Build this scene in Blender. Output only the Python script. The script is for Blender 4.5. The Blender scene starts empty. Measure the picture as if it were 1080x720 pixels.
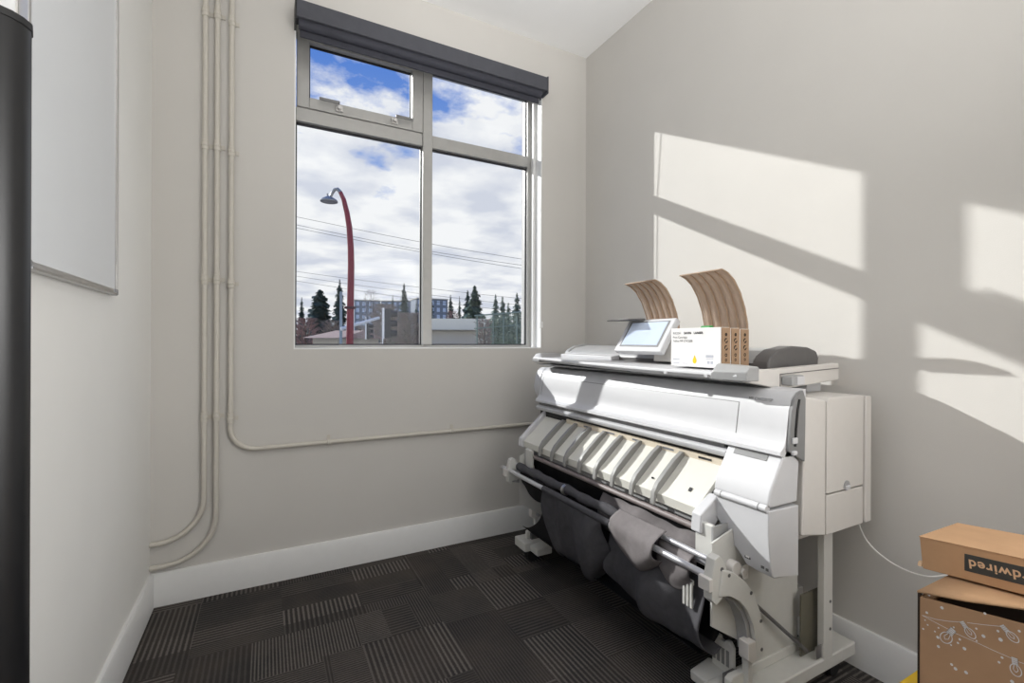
import bpy, bmesh, math, random
from mathutils import Vector, Matrix
random.seed(7)
S = bpy.context.scene
COL = S.collection
# ------------------------------------------------------------------ room
H = 1.15                      # camera height
D = 2.498                     # inner face of the window wall
XL, XR = -0.442, 1.867        # inner faces of left / right wall
HC = 3.027                    # ceiling
YF = -1.7                     # wall behind the photographer
YAW = 0.4853
FPX = 490.2
GZ = -4.2                     # street level

def pixdir(px, py):
    u = (px-540)/FPX; w = -(py-360)/FPX
    return Vector((math.sin(YAW)+u*math.cos(YAW), math.cos(YAW)-u*math.sin(YAW), w))
def at_depth(px, py, d):      # a far point, d metres along the camera axis
    return Vector((0, 0, H)) + pixdir(px, py)*d
def on_x(px, py, x):
    v = pixdir(px, py); return Vector((0, 0, H)) + v*(x/v.x)

# ------------------------------------------------------------------ materials
def lin(c):
    return tuple(((v/255)/12.92 if v/255 <= .04045 else ((v/255+.055)/1.055)**2.4) for v in c)
def new_mat(name):
    m = bpy.data.materials.new(name); m.use_nodes = True
    nt = m.node_tree; return m, nt, nt.nodes['Principled BSDF']
def node(nt, t, **kw):
    n = nt.nodes.new(t)
    for k, v in kw.items():
        if isinstance(k, str) and hasattr(n, k): setattr(n, k, v)
    return n
def M(name, col, rough=.5, metal=0., var=.06, scale=30., bump=0., bscale=200., spec=.5, coat=0., emit=0., trans=None):
    m, nt, b = new_mat(name); L = nt.links
    c = lin(col)
    tc = node(nt, 'ShaderNodeTexCoord')
    nz = node(nt, 'ShaderNodeTexNoise'); nz.inputs['Scale'].default_value = scale; nz.inputs['Detail'].default_value = 4
    L.new(tc.outputs['Object'], nz.inputs['Vector'])
    rp = node(nt, 'ShaderNodeValToRGB')
    rp.color_ramp.elements[0].position = .3; rp.color_ramp.elements[1].position = .7
    rp.color_ramp.elements[0].color = tuple(v*(1-var) for v in c)+(1,)
    rp.color_ramp.elements[1].color = tuple(min(1, v*(1+var)) for v in c)+(1,)
    L.new(nz.outputs['Fac'], rp.inputs['Fac']); L.new(rp.outputs['Color'], b.inputs['Base Color'])
    b.inputs['Roughness'].default_value = rough; b.inputs['Metallic'].default_value = metal
    b.inputs['Specular IOR Level'].default_value = spec
    b.inputs['Coat Weight'].default_value = coat
    if emit:
        L.new(rp.outputs['Color'], b.inputs['Emission Color']); b.inputs['Emission Strength'].default_value = emit
    if bump:
        n2 = node(nt, 'ShaderNodeTexNoise'); n2.inputs['Scale'].default_value = bscale; n2.inputs['Detail'].default_value = 3
        L.new(tc.outputs['Object'], n2.inputs['Vector'])
        bp = node(nt, 'ShaderNodeBump'); bp.inputs['Strength'].default_value = bump; bp.inputs['Distance'].default_value = .002
        L.new(n2.outputs['Fac'], bp.inputs['Height']); L.new(bp.outputs['Normal'], b.inputs['Normal'])
    if trans:
        tr = node(nt, 'ShaderNodeBsdfTransparent'); mx = node(nt, 'ShaderNodeMixShader')
        tr.inputs['Color'].default_value = lin(trans[1])+(1,)
        mx.inputs['Fac'].default_value = trans[0]
        out = nt.nodes['Material Output']
        L.new(b.outputs[0], mx.inputs[1]); L.new(tr.outputs[0], mx.inputs[2]); L.new(mx.outputs[0], out.inputs['Surface'])
    return m
def glass_mat():
    m, nt, b = new_mat('clear_glass'); L = nt.links
    nt.nodes.remove(b)
    tr = node(nt, 'ShaderNodeBsdfTransparent'); tr.inputs['Color'].default_value = (.97, .98, .98, 1)
    gl = node(nt, 'ShaderNodeBsdfGlossy'); gl.inputs['Roughness'].default_value = .02
    tc = node(nt, 'ShaderNodeTexCoord'); nz = node(nt, 'ShaderNodeTexNoise'); nz.inputs['Scale'].default_value = 3
    L.new(tc.outputs['Object'], nz.inputs['Vector'])
    fr = node(nt, 'ShaderNodeFresnel'); fr.inputs['IOR'].default_value = 1.4
    mu = node(nt, 'ShaderNodeMath', operation='MULTIPLY_ADD')
    L.new(fr.outputs[0], mu.inputs[0]); mu.inputs[1].default_value = .25
    nz2 = node(nt, 'ShaderNodeMath', operation='MULTIPLY'); L.new(nz.outputs['Fac'], nz2.inputs[0]); nz2.inputs[1].default_value = .006
    L.new(nz2.outputs[0], mu.inputs[2])
    mx = node(nt, 'ShaderNodeMixShader')
    L.new(mu.outputs[0], mx.inputs['Fac']); L.new(tr.outputs[0], mx.inputs[1]); L.new(gl.outputs[0], mx.inputs[2])
    L.new(mx.outputs[0], nt.nodes['Material Output'].inputs['Surface'])
    return m
def carpet_mat():
    m, nt, b = new_mat('carpet_tiles'); L = nt.links
    tc = node(nt, 'ShaderNodeTexCoord')
    def math_(op, a, bb=None, c=None):
        n = node(nt, 'ShaderNodeMath', operation=op)
        for i, v in enumerate((a, bb, c)):
            if v is None: continue
            if hasattr(v, 'is_linked') or hasattr(v, 'links'): L.new(v, n.inputs[i])
            else: n.inputs[i].default_value = v
        return n.outputs[0]
    sp = node(nt, 'ShaderNodeSeparateXYZ'); L.new(tc.outputs['Object'], sp.inputs[0])
    x, y = sp.outputs[0], sp.outputs[1]
    def cellnoise(sx, sy, ox, oy):
        cx = math_('FLOOR', math_('MULTIPLY_ADD', x, 1/sx, ox)); cy = math_('FLOOR', math_('MULTIPLY_ADD', y, 1/sy, oy))
        cb = node(nt, 'ShaderNodeCombineXYZ'); L.new(cx, cb.inputs[0]); L.new(cy, cb.inputs[1])
        wn = node(nt, 'ShaderNodeTexWhiteNoise', noise_dimensions='2D'); L.new(cb.outputs[0], wn.inputs['Vector'])
        return wn.outputs['Value'], wn.outputs['Color']
    big, bigc = cellnoise(.46, .46, .15, .32)
    wide, _ = cellnoise(.31, .115, .1, .7)
    tall, _ = cellnoise(.115, .31, .4, .2)
    mid, midc = cellnoise(.23, .23, .3, .64)
    # pick one of three block layouts per tile
    pick1 = math_('GREATER_THAN', big, .36); pick2 = math_('GREATER_THAN', big, .68)
    def mixv(f, a, c):
        return math_('ADD', math_('MULTIPLY', a, math_('SUBTRACT', 1., f)), math_('MULTIPLY', c, f))
    r = mixv(pick2, mixv(pick1, wide, mid), tall)
    orient = math_('GREATER_THAN', r, .5)
    u = mixv(orient, x, y)
    contrast = math_('FRACT', math_('MULTIPLY', r, 7.31))
    per = mixv(math_('GREATER_THAN', math_('FRACT', math_('MULTIPLY', r, 13.7)), .45), 2*math.pi/.0115, 2*math.pi/.0185)
    wob = node(nt, 'ShaderNodeTexNoise'); wob.inputs['Scale'].default_value = 160; L.new(tc.outputs['Object'], wob.inputs['Vector'])
    ph = math_('MULTIPLY_ADD', u, per, math_('MULTIPLY', wob.outputs['Fac'], 2.2))
    st = math_('SINE', ph)
    st = math_('SMOOTH_MIN', math_('MAXIMUM', math_('MULTIPLY_ADD', st, .9, .25), 0.), 1., .2)
    amt = math_('MULTIPLY', st, math_('MULTIPLY_ADD', contrast, .8, .22))
    fuzz = node(nt, 'ShaderNodeTexNoise'); fuzz.inputs['Scale'].default_value = 420; L.new(tc.outputs['Object'], fuzz.inputs['Vector'])
    amt = math_('MULTIPLY', amt, math_('MULTIPLY_ADD', fuzz.outputs['Fac'], 1.9, -.05))
    mix = node(nt, 'ShaderNodeMix', data_type='RGBA')
    blot = node(nt, 'ShaderNodeTexNoise'); blot.inputs['Scale'].default_value = 5; L.new(tc.outputs['Object'], blot.inputs['Vector'])
    rp = node(nt, 'ShaderNodeValToRGB'); L.new(blot.outputs['Fac'], rp.inputs['Fac'])
    rp.color_ramp.elements[0].position = .35; rp.color_ramp.elements[1].position = .68
    rp.color_ramp.elements[0].color = lin((50, 49, 49))+(1,); rp.color_ramp.elements[1].color = lin((66, 61, 58))+(1,)
    L.new(amt, mix.inputs['Factor']); L.new(rp.outputs['Color'], mix.inputs['A']); mix.inputs['B'].default_value = lin((116, 110, 105))+(1,)
    L.new(mix.outputs['Result'], b.inputs['Base Color'])
    b.inputs['Roughness'].default_value = .95; b.inputs['Specular IOR Level'].default_value = .15
    bp = node(nt, 'ShaderNodeBump'); bp.inputs['Strength'].default_value = .5; bp.inputs['Distance'].default_value = .003
    L.new(math_('ADD', st, fuzz.outputs['Fac']), bp.inputs['Height']); L.new(bp.outputs['Normal'], b.inputs['Normal'])
    return m

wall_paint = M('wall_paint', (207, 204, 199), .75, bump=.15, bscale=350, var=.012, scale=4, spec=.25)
wall_lit = M('wall_paint_lit', (236, 235, 231), .75, bump=.15, bscale=350, var=.012, scale=4, spec=.25)  # wall paint lightened to stand in for light on the left wall
ceil_paint = M('ceiling_paint', (248, 248, 247), .85, var=.01, scale=4, bump=.1)
trim_paint = M('trim_paint', (226, 226, 225), .4, var=.01, spec=.4)
carpet = carpet_mat()
glass = glass_mat()
alu = M('window_aluminium', (176, 175, 172), .4, .25, var=.03)
seal = M('window_seal', (40, 40, 42), .6)
steel = M('steel', (190, 188, 186), .28, .9, var=.04)
chrome = M('chrome', (206, 206, 210), .3, .55)
vinyl = M('window_vinyl', (238, 238, 236), .4, var=.01)
blind_fab = M('blind_charcoal', (74, 75, 82), .7, var=.06, bump=.2, bscale=500)
blind_dark = M('blind_fabric_dark', (58, 59, 68), .8, var=.06, bump=.2, bscale=500)
pipe_paint = M('pipe_paint', (203, 198, 188), .5, var=.02, spec=.4)
board_white = M('whiteboard_enamel', (224, 227, 230), .22, var=.012, scale=3, spec=.5)
black_gloss = M('black_satin', (22, 22, 24), .36, var=.1, spec=.5)
pr_white = M('printer_white', (204, 204, 206), .42, var=.012, scale=20, spec=.4)
pr_warm = M('printer_warm_white', (210, 206, 201), .45, var=.012, spec=.4)
pr_cream = M('printer_cream', (216, 214, 205), .5, var=.015, spec=.35)
pr_grey = M('printer_grey', (160, 160, 160), .45, var=.03)
pr_rib = M('printer_rib_grey', (142, 141, 138), .5, var=.03)
pr_mid = M('printer_mid_grey', (128, 128, 128), .45, var=.03)
pr_dark = M('printer_dark_grey', (96, 94, 93), .5, var=.05)
pr_black = M('printer_black', (26, 26, 27), .55, var=.1)
pr_label = M('printer_label_strip', (222, 210, 190), .55, var=.03)
stand_paint = M('stand_paint', (204, 203, 198), .4, var=.02, spec=.4)
plate_dark = M('stand_plate', (116, 112, 98), .5, .3, var=.06)
cloth = M('basket_cloth', (76, 75, 78), .85, var=.12, scale=40, bump=.35, bscale=260, spec=.15)
cloth2 = M('basket_cloth_lit', (122, 117, 117), .85, var=.08, scale=40, bump=.35, bscale=260, spec=.15)  # basket cloth lightened, sunlight on the drapes put into its colour
cloth_dk = M('basket_cloth_black', (36, 35, 36), .9, var=.12, bump=.3, spec=.12)
roller_m = M('roller_mauve', (128, 118, 116), .5, var=.06)
rubber = M('rubber', (24, 24, 24), .7)
screen_m = M('screen', (196, 208, 228), .12, var=.05, scale=6, emit=.12)
guide_m = M('smoked_plastic', (206, 188, 172), .3, var=.04, trans=(.45, (228, 212, 198)))
guide_rib = M('smoked_plastic_rib', (172, 146, 122), .35, var=.04)
kraft = M('kraft_card', (190, 152, 116), .8, var=.05, scale=18, bump=.15, bscale=120, spec=.2)
kraft_dk = M('kraft_card_brown', (182, 145, 112), .85, var=.06, scale=14, bump=.15, bscale=120, spec=.2)
kraft_end = M('kraft_card_grey', (164, 136, 110), .85, var=.08, scale=30, spec=.2)
kraft_lt = M('kraft_card_light', (214, 182, 148), .8, var=.04, spec=.2)
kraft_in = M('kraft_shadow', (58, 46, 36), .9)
card_white = M('card_white', (240, 238, 236), .5, var=.008)
ink_black = M('ink_black', (36, 36, 38), .6)
ink_grey = M('ink_grey', (120, 122, 128), .6)
ink_yellow = M('ink_yellow', (232, 205, 20), .5)
ink_white = M('ink_white', (226, 222, 220), .6)
label_black = M('label_black', (58, 60, 59), .6)
yellow_pl = M('yellow_plastic', (238, 196, 24), .5)
green_pl = M('green_tab', (58, 140, 72), .5)
cord_m = M('cord_white', (228, 226, 222), .5)

# ------------------------------------------------------------------ mesh builder
WORLD = {}
class MB:
    def __init__(s): s.v = []; s.f = []
    def box(s, x0, x1, y0, y1, z0, z1):
        n = len(s.v)
        s.v += [(x0,y0,z0),(x1,y0,z0),(x1,y1,z0),(x0,y1,z0),(x0,y0,z1),(x1,y0,z1),(x1,y1,z1),(x0,y1,z1)]
        s.f += [tuple(n+i for i in q) for q in ((0,3,2,1),(4,5,6,7),(0,1,5,4),(1,2,6,5),(2,3,7,6),(3,0,4,7))]
        return s
    def hexa(s, pts):             # 8 points, bottom ring then top ring
        n = len(s.v); s.v += [tuple(p) for p in pts]
        s.f += [tuple(n+i for i in q) for q in ((0,3,2,1),(4,5,6,7),(0,1,5,4),(1,2,6,5),(2,3,7,6),(3,0,4,7))]
        return s
    def loft(s, rings, closed=True, caps=True):
        n = len(s.v); k = len(rings[0])
        for r in rings: s.v += [tuple(p) for p in r]
        for i in range(len(rings)-1):
            for j in range(k if closed else k-1):
                a = n+i*k+j; b = n+i*k+(j+1) % k
                s.f.append((a, b, b+k, a+k))
        if caps and closed:
            s.f.append(tuple(n+j for j in reversed(range(k))))
            s.f.append(tuple(n+(len(rings)-1)*k+j for j in range(k)))
        return s
    def prism_y(s, prof, y0, y1): return s.loft([[(x, y0, z) for x, z in prof], [(x, y1, z) for x, z in prof]])
    def prism_x(s, prof, x0, x1): return s.loft([[(x0, y, z) for y, z in prof], [(x1, y, z) for y, z in prof]])
    def prism_z(s, prof, z0, z1): return s.loft([[(x, y, z0) for x, y in prof], [(x, y, z1) for x, y in prof]])
    def tube(s, pts, r, seg=12, caps=True):
        pts = [Vector(p) for p in pts]; rs = r if isinstance(r, (list, tuple)) else [r]*len(pts)
        rings = []; prev = None
        for i, p in enumerate(pts):
            t = (pts[min(i+1, len(pts)-1)]-pts[max(i-1, 0)]).normalized()
            if prev is None:
                a = t.orthogonal().normalized()
            else:
                a = (prev-t*prev.dot(t)).normalized()
            prev = a; b = t.cross(a)
            rings.append([p+(a*math.cos(2*math.pi*k/seg)+b*math.sin(2*math.pi*k/seg))*rs[i] for k in range(seg)])
        return s.loft(rings, caps=caps)
    def lathe(s, c, prof, seg=20, axis=(0, 0, 1)):
        ax = Vector(axis).normalized(); a = ax.orthogonal().normalized(); b = ax.cross(a); c = Vector(c)
        rings = [[c+ax*h+(a*math.cos(2*math.pi*k/seg)+b*math.sin(2*math.pi*k/seg))*max(r, 1e-4) for k in range(seg)] for r, h in prof]
        return s.loft(rings)
    def sheet(s, grid, thick=0.):
        n = len(s.v); R = len(grid); C = len(grid[0])
        for r in grid: s.v += [tuple(p) for p in r]
        for i in range(R-1):
            for j in range(C-1):
                a = n+i*C+j; s.f.append((a, a+1, a+C+1, a+C))
        return s
    def tri(s, a, b, c):
        n = len(s.v); s.v += [tuple(a), tuple(b), tuple(c)]; s.f.append((n, n+1, n+2)); return s
    def quad(s, a, b, c, d):
        n = len(s.v); s.v += [tuple(a), tuple(b), tuple(c), tuple(d)]; s.f.append((n, n+1, n+2, n+3)); return s
    def build(s, name, mat, parent=None, bevel=0., seg=2, smooth=None, solid=0., fixn=True):
        me = bpy.data.meshes.new(name)
        xs = [p[0] for p in s.v]; ys = [p[1] for p in s.v]; zs = [p[2] for p in s.v]
        c = Vector(((min(xs)+max(xs))/2, (min(ys)+max(ys))/2, min(zs)))
        me.from_pydata([tuple(Vector(p)-c) for p in s.v], [], s.f); me.update()
        if fixn:
            bm = bmesh.new(); bm.from_mesh(me); bmesh.ops.recalc_face_normals(bm, faces=bm.faces); bm.to_mesh(me); bm.free()
        o = bpy.data.objects.new(name, me); COL.objects.link(o)
        me.materials.append(mat)
        if smooth is None: smooth = 35
        if smooth:
            me.shade_smooth(); me.set_sharp_from_angle(angle=math.radians(smooth))
        if parent is not None:
            o.parent = parent; o.location = c-WORLD[parent.name]
        else: o.location = c
        WORLD[o.name] = c
        if solid:
            md = o.modifiers.new('Solid', 'SOLIDIFY'); md.thickness = solid; md.offset = 0
        if bevel:
            md = o.modifiers.new('Bevel', 'BEVEL'); md.width = bevel; md.segments = seg; md.limit_method = 'ANGLE'; md.angle_limit = math.radians(40)
            md.harden_normals = True
        return o
def tag(o, label=None, cat=None, group=None, kind=None):
    if label: o['label'] = label
    if cat: o['category'] = cat
    if group: o['group'] = group
    if kind: o['kind'] = kind
    return o
def thing(name, loc, label=None, cat=None, group=None, kind=None):
    o = bpy.data.objects.new(name, None); COL.objects.link(o); o.location = loc
    o.empty_display_size = .05
    WORLD[o.name] = Vector(loc); return tag(o, label, cat, group, kind)
def text_mesh(name, body, size, origin, u, v, mat, parent, align='LEFT', spacing=1., bold=0.):
    cu = bpy.data.curves.new('txt', 'FONT'); cu.body = body; cu.size = size; cu.align_x = align; cu.space_character = spacing
    cu.offset = bold; cu.extrude = 0
    t = bpy.data.objects.new('txt', cu); COL.objects.link(t)
    bpy.context.view_layer.update()
    dg = bpy.context.evaluated_depsgraph_get()
    me = bpy.data.meshes.new_from_object(t.evaluated_get(dg))
    bpy.data.objects.remove(t); bpy.data.curves.remove(cu)
    u = Vector(u).normalized(); v = Vector(v).normalized(); o_ = Vector(origin)
    pts = [o_+u*p.co.x+v*p.co.y for p in me.vertices]
    mb = MB(); mb.v = [tuple(p) for p in pts]; mb.f = [tuple(p.vertices) for p in me.polygons]
    bpy.data.meshes.remove(me)
    return mb.build(name, mat, parent, smooth=0, fixn=False)
def arc(c, r, a0, a1, n, plane='xz', y=0):
    out = []
    for i in range(n+1):
        a = math.radians(a0+(a1-a0)*i/n)
        out.append((c[0]+r*math.cos(a), c[1]+r*math.sin(a)))
    return out
def shape_mb(poly, frame):        # flat polygon print: frame = (origin,u,v)
    o, u, v = [Vector(k) for k in frame]
    mb = MB(); n = len(poly); mb.v = [tuple(o+u*a+v*b) for a, b in poly]; mb.f = [tuple(range(n))]; return mb

# ------------------------------------------------------------------ setting
T = .16
MB().box(XL-T, XR+T, YF-T, D+.02, -.1, 0).build('floor', carpet)['kind'] = 'structure'
MB().box(XL-T, XR+T, YF-T, D+.3, HC, HC+.15).build('ceiling', ceil_paint)['kind'] = 'structure'
MB().box(XR, XR+T, YF-T, D+.3, -.1, HC).build('wall_right', wall_paint)['kind'] = 'structure'
WX0, WX1, WZ0, WZ1 = .115, 1.526, 1.108, 2.80
GX0, GX1, GZ0, GZ1 = .128, 1.493, 1.128, 2.728   # inside edges of the outer frame      # window opening
mb = MB()
WT = .26
mb.box(XL-T, WX0, D, D+WT, -.1, HC); mb.box(WX1, XR+T, D, D+WT, -.1, HC)
mb.box(WX0, WX1, D, D+WT, -.1, WZ0); mb.box(WX0, WX1, D, D+WT, WZ1, HC)
mb.build('wall_back', wall_paint)['kind'] = 'structure'
VY0, VY1, VZ0, VZ1 = .35, 1.27, .9, 2.7            # second window, left wall
mb = MB()
mb.box(XL-T, XL, YF-T, VY0, -.1, HC); mb.box(XL-T, XL, VY1, D, -.1, HC)
mb.box(XL-T, XL, VY0, VY1, -.1, VZ0); mb.box(XL-T, XL, VY0, VY1, VZ1, HC)
mb.build('wall_left', wall_lit)['kind'] = 'structure'
MB().box(XL-T, XR+T, YF-T, YF, -.1, HC).build('wall_front', wall_paint)['kind'] = 'structure'
def baseboard(name, prof, rot):
    mb = MB()
    if rot == 'x': mb.loft([[(XL, D-d, z) for d, z in prof], [(XR, D-d, z) for d, z in prof]])
    if rot == 'l': mb.loft([[(XL+d, YF, z) for d, z in prof], [(XL+d, D-.016, z) for d, z in prof]])
    if rot == 'r': mb.loft([[(XR-d, YF, z) for d, z in prof], [(XR-d, D-.016, z) for d, z in prof]])
    mb.build(name, trim_paint)['kind'] = 'structure'
bp = [(0, 0), (.016, 0), (.016, .136), (.011, .145), (0, .145)]
baseboard('baseboard_back', bp, 'x'); baseboard('baseboard_left', bp, 'l'); baseboard('baseboard_right', bp, 'r')

# window_1
win = thing('window_1', ((WX0+WX1)/2, D+.15, WZ0), kind='structure')
FY0, FY1 = D+.125, D+.185
mb = MB()
mb.box(WX0, GX0, FY0, FY1, WZ0, WZ1); mb.box(GX1, WX1, FY0, FY1, WZ0, WZ1)
mb.box(GX0, GX1, FY0, FY1, WZ0, GZ0); mb.box(GX0, GX1, FY0, FY1, GZ1, WZ1)
mb.build('window_frame', alu, win, bevel=.003)
MX0, MX1 = .793, .850
MB().box(MX0, MX1, FY0-.012, FY1, GZ0, GZ1).build('mullion', alu, win, bevel=.004)
TZ0, TZ1 = 2.278, 2.350
MB().box(GX0, MX0, FY0-.004, FY1, TZ0, TZ1).build('transom', alu, win, bevel=.004)
MB().box(MX1, GX1, FY0-.004, FY1, TZ0, TZ1).build('transom', alu, win, bevel=.004)
mb = MB()                                   # awning sash top left
sx0, sx1, sz0, sz1 = GX0+.004, MX0-.002, TZ1, GZ1
y0, y1 = FY0-.014, FY0+.03
mb.box(sx0, sx0+.058, y0, y1, sz0, sz1); mb.box(sx1-.062, sx1, y0, y1, sz0, sz1)
mb.box(sx0+.058, sx1-.062, y0, y1, sz0, sz0+.055); mb.box(sx0+.058, sx1-.062, y0, y1, sz1-.036, sz1)
sash = mb.build('awning_sash', alu, win, bevel=.003)
for hx, sgn in ((.335, -1), (.628, 1)):
    mb = MB()
    mb.box(hx-.018, hx+.018, y0-.012, y0, sz0+.012, sz0+.044)
    mb.tube([(hx, y0-.012, sz0+.028), (hx, y0-.03, sz0+.028)], .011, 12)
    h = mb.build('handle', steel, sash, bevel=.002)
    a, b_ = (hx-.008, hx+.008) if sgn < 0 else (hx-.008, hx+.008)
    mb = MB().box(min(hx, hx+sgn*.10), max(hx, hx+sgn*.10), y0-.034, y0-.024, sz0+.040, sz0+.055)
    mb.build('lever', pr_mid, h, bevel=.003)
panes = [(sx0+.058, sx1-.062, sz0+.055, sz1-.036), (MX1, GX1, TZ1, GZ1), (GX0, MX0, GZ0, TZ0), (MX1, GX1, GZ0, TZ0)]
for a, b_, c, d in panes:
    p = MB().box(a, b_, FY0+.028, FY0+.034, c, d).build('pane', glass, win, smooth=0)
    g = .006
    mb = MB(); q0, q1 = FY0+.018, FY0+.027
    mb.box(a, a+g, q0, q1, c, d); mb.box(b_-g, b_, q0, q1, c, d); mb.box(a+g, b_-g, q0, q1, c, c+g); mb.box(a+g, b_-g, q0, q1, d-g*1.6, d)
    mb.build('glazing_seal', seal, p)
mb = MB()                                   # white reveal lining
e = .006
mb.box(WX1-e, WX1, D-.001, FY0, WZ0, WZ1); mb.box(WX0, WX1-e, D-.001, FY0, WZ0, WZ0+e); mb.box(WX0, WX0+e, D-.001, FY0, WZ0+e, WZ1)
mb.build('reveal_lining', vinyl, win)
# vertical stops on the right reveal, as in the photo
MB().box(WX1-.022, WX1-e, D+.07, D+.085, WZ0+e, WZ1).build('side_track', vinyl, win, bevel=.002)

# window_2, left wall beside the whiteboard
w2 = thing('window_2', (XL-.08, (VY0+VY1)/2, VZ0), kind='structure')
mb = MB(); q0, q1 = XL-.12, XL-.08
mb.box(q0, q1, VY0, VY0+.04, VZ0, VZ1); mb.box(q0, q1, VY1-.04, VY1, VZ0, VZ1); mb.box(q0, q1, VY0+.04, VY1-.04, VZ0, VZ0+.04); mb.box(q0, q1, VY0+.04, VY1-.04, VZ1-.04, VZ1)
mb.build('window_frame', vinyl, w2, bevel=.003)
MB().box(XL-.102, XL-.096, VY0+.04, VY1-.04, VZ0+.04, VZ1-.04).build('pane', glass, w2, smooth=0)

# ------------------------------------------------------------------ roller blind
bl = thing('roller_blind', (.8, 2.45, 2.61), 'charcoal roller blind rolled up in its cassette above the window', 'blind')
mb = MB().prism_x([(2.40, 2.675), (2.40, 2.755), (2.412, 2.763), (D, 2.763), (D, 2.75), (2.47, 2.70), (2.47, 2.675)], .118, 1.505)
mb.build('cassette', blind_fab, bl, bevel=.003)
mb = MB().prism_x([(y, z) for y, z in [(2.425+.026*math.cos(a*math.pi/8)+.018, 2.667+.026*math.sin(a*math.pi/8)) for a in range(16)]], .13, 1.478)
mb.build('fabric_roll', blind_dark, bl)
MB().box(.135, 1.475, 2.452, 2.462, 2.612, 2.66).build('hem_bar', blind_dark, bl, bevel=.003)
for xx in (.112, 1.505):
    MB().box(xx, xx+.008, 2.40, D, 2.66, 2.763).build('end_bracket', blind_fab if xx > 1 else black_gloss, bl, bevel=.002)
mb = MB(); mb.tube([(1.505, 2.47, 2.66), (1.512, 2.485, 2.3), (1.514, 2.49, 1.25)], .0022, 6)
mb.build('bead_chain', vinyl, bl)
MB().box(1.503, 1.524, 2.474, D+.0, 1.235, 1.275).build('chain_holder', vinyl, bl, bevel=.004)

# ------------------------------------------------------------------ conduits
def pipe(name, label, pts, r, straps, ends):
    t = thing(name, (pts[0][0], pts[0][1], min(p[2] for p in pts)), label, 'pipe')
    MB().tube(pts, r, 14).build('tube', pipe_paint, t, smooth=60)
    for (x, y, z, ax) in straps:
        mb = MB()
        if ax == 'z':
            mb.tube([(x, y, z-.022), (x, y, z-.020), (x, y, z-.006), (x, y, z-.004), (x, y, z+.004), (x, y, z+.006), (x, y, z+.020), (x, y, z+.022)], [r, r+.003, r+.003, r+.005, r+.005, r+.003, r+.003, r], 14)
            mb.box(x-.001, x+.030, D-.005, D-.0006, z-.009, z+.009)
        else:
            mb.tube([(x-.009, y, z), (x-.007, y, z), (x+.007, y, z), (x+.009, y, z)], [r, r+.004, r+.004, r], 14)
            mb.box(x-.008, x+.008, D-.005, D-.0006, z, z+.034)
        mb.build('coupling' if ax == 'z' else 'strap', pipe_paint, t, smooth=22)
    return t
PY = D-.0172
def bendpts(x0, z0, r, sgn, top):
    pts = [(x0, PY, top), (x0, PY, z0+r+.3), (x0, PY, z0+r+.02)]
    for i in range(13):
        a = math.pi/2*i/12
        pts.append((x0+sgn*(r-r*math.cos(a)), PY, z0+r-r*math.sin(a)))
    return pts
SZ = [2.62, 2.025, 1.423, .805]
pipe('conduit_pipe', 'painted conduit nearest the left corner, bending into left wall on top', bendpts(-.247, .272, .17, -1, HC)+[(XL, PY, .272)], .0108, [(-.247, PY, z, 'z') for z in SZ], 0)
pipe('conduit_pipe', 'middle painted conduit of the three, bending into left wall just above baseboard', bendpts(-.201, .172, .19, -1, HC)+[(XL, PY, .172)], .0108, [(-.201, PY, z+.003, 'z') for z in SZ], 0)
pipe('conduit_pipe', 'painted conduit nearest the window, turning right below the sill to the printer', bendpts(-.1457, .645, .105, 1, HC)+[(.3, PY, .645), (.9, PY, .644), (XR, PY, .642)], .0108,
     [(-.1457, PY, z-.012, 'z') for z in SZ]+[(.275, PY, .645, 'x'), (.93, PY, .644, 'x')], 0)

# ------------------------------------------------------------------ whiteboard
wb = thing('whiteboard', (XL, 1.6, 1.29), 'white dry-erase board with thin aluminium frame on left wall', 'whiteboard')
BY0, BY1, BZ0, BZ1 = 1.285, 1.915, 1.30, 2.262
MB().box(XL, XL+.012, BY0, BY1, BZ0, BZ1).build('writing_surface', board_white, wb)
mb = MB(); f = .012
mb.box(XL, XL+.017, BY0-f*.3, BY0+f*.7, BZ0, BZ1); mb.box(XL, XL+.017, BY1-f*.7, BY1+f*.3, BZ0, BZ1); mb.box(XL, XL+.017, BY0+f*.7, BY1-f*.7, BZ1-f, BZ1)
mb.build('frame', steel, wb, bevel=.002)
mb = MB().loft([[(XL+a, yy, z) for a, z in ((0, 1.293), (.022, 1.293), (.024, 1.299), (.019, 1.299), (.014, 1.302), (.014, 1.312), (0, 1.312))] for yy in (BY0, BY1-.03)])
mb.build('marker_tray', steel, wb, bevel=.001)
for yy in (BY0-.004, BY1-.016):
    for zz in (BZ0-.012, BZ1-.016):
        MB().box(XL, XL+.019, yy+.004, yy+.018, zz+.005, zz+.026).build('corner_cap', pr_mid, wb, bevel=.004)

# ------------------------------------------------------------------ black cabinet at the left edge
cb = thing('tall_cabinet', (-.37, .92, 0), 'tall black satin cabinet with rounded edge at the left picture border', 'cabinet')
fp = [(-.438, .862), (-.40, .868), (-.36, .880), (-.332, .893), (-.318, .903), (-.310, .915), (-.306, .930), (-.312, .950), (-.335, .965), (-.438, .965)]
MB().prism_z(fp, .02, 1.60).build('cabinet_body', black_gloss, cb, smooth=60)
MB().prism_z([(x*.985-.0055 if x < -.43 else x+.0015, y) for x, y in fp], 1.60, 1.612).build('top_cap', pr_black, cb, bevel=.002)
MB().box(-.43, -.335, .90, .955, 0, .02).build('plinth', rubber, cb)

# ------------------------------------------------------------------ wide-format printer
PR = thing('large_format_printer', (1.5, 1.52, 0), 'white floor-standing wide-format printer with scanner and black catch basket along right wall', 'printer')
YN, YE = .812, 2.255
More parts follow.
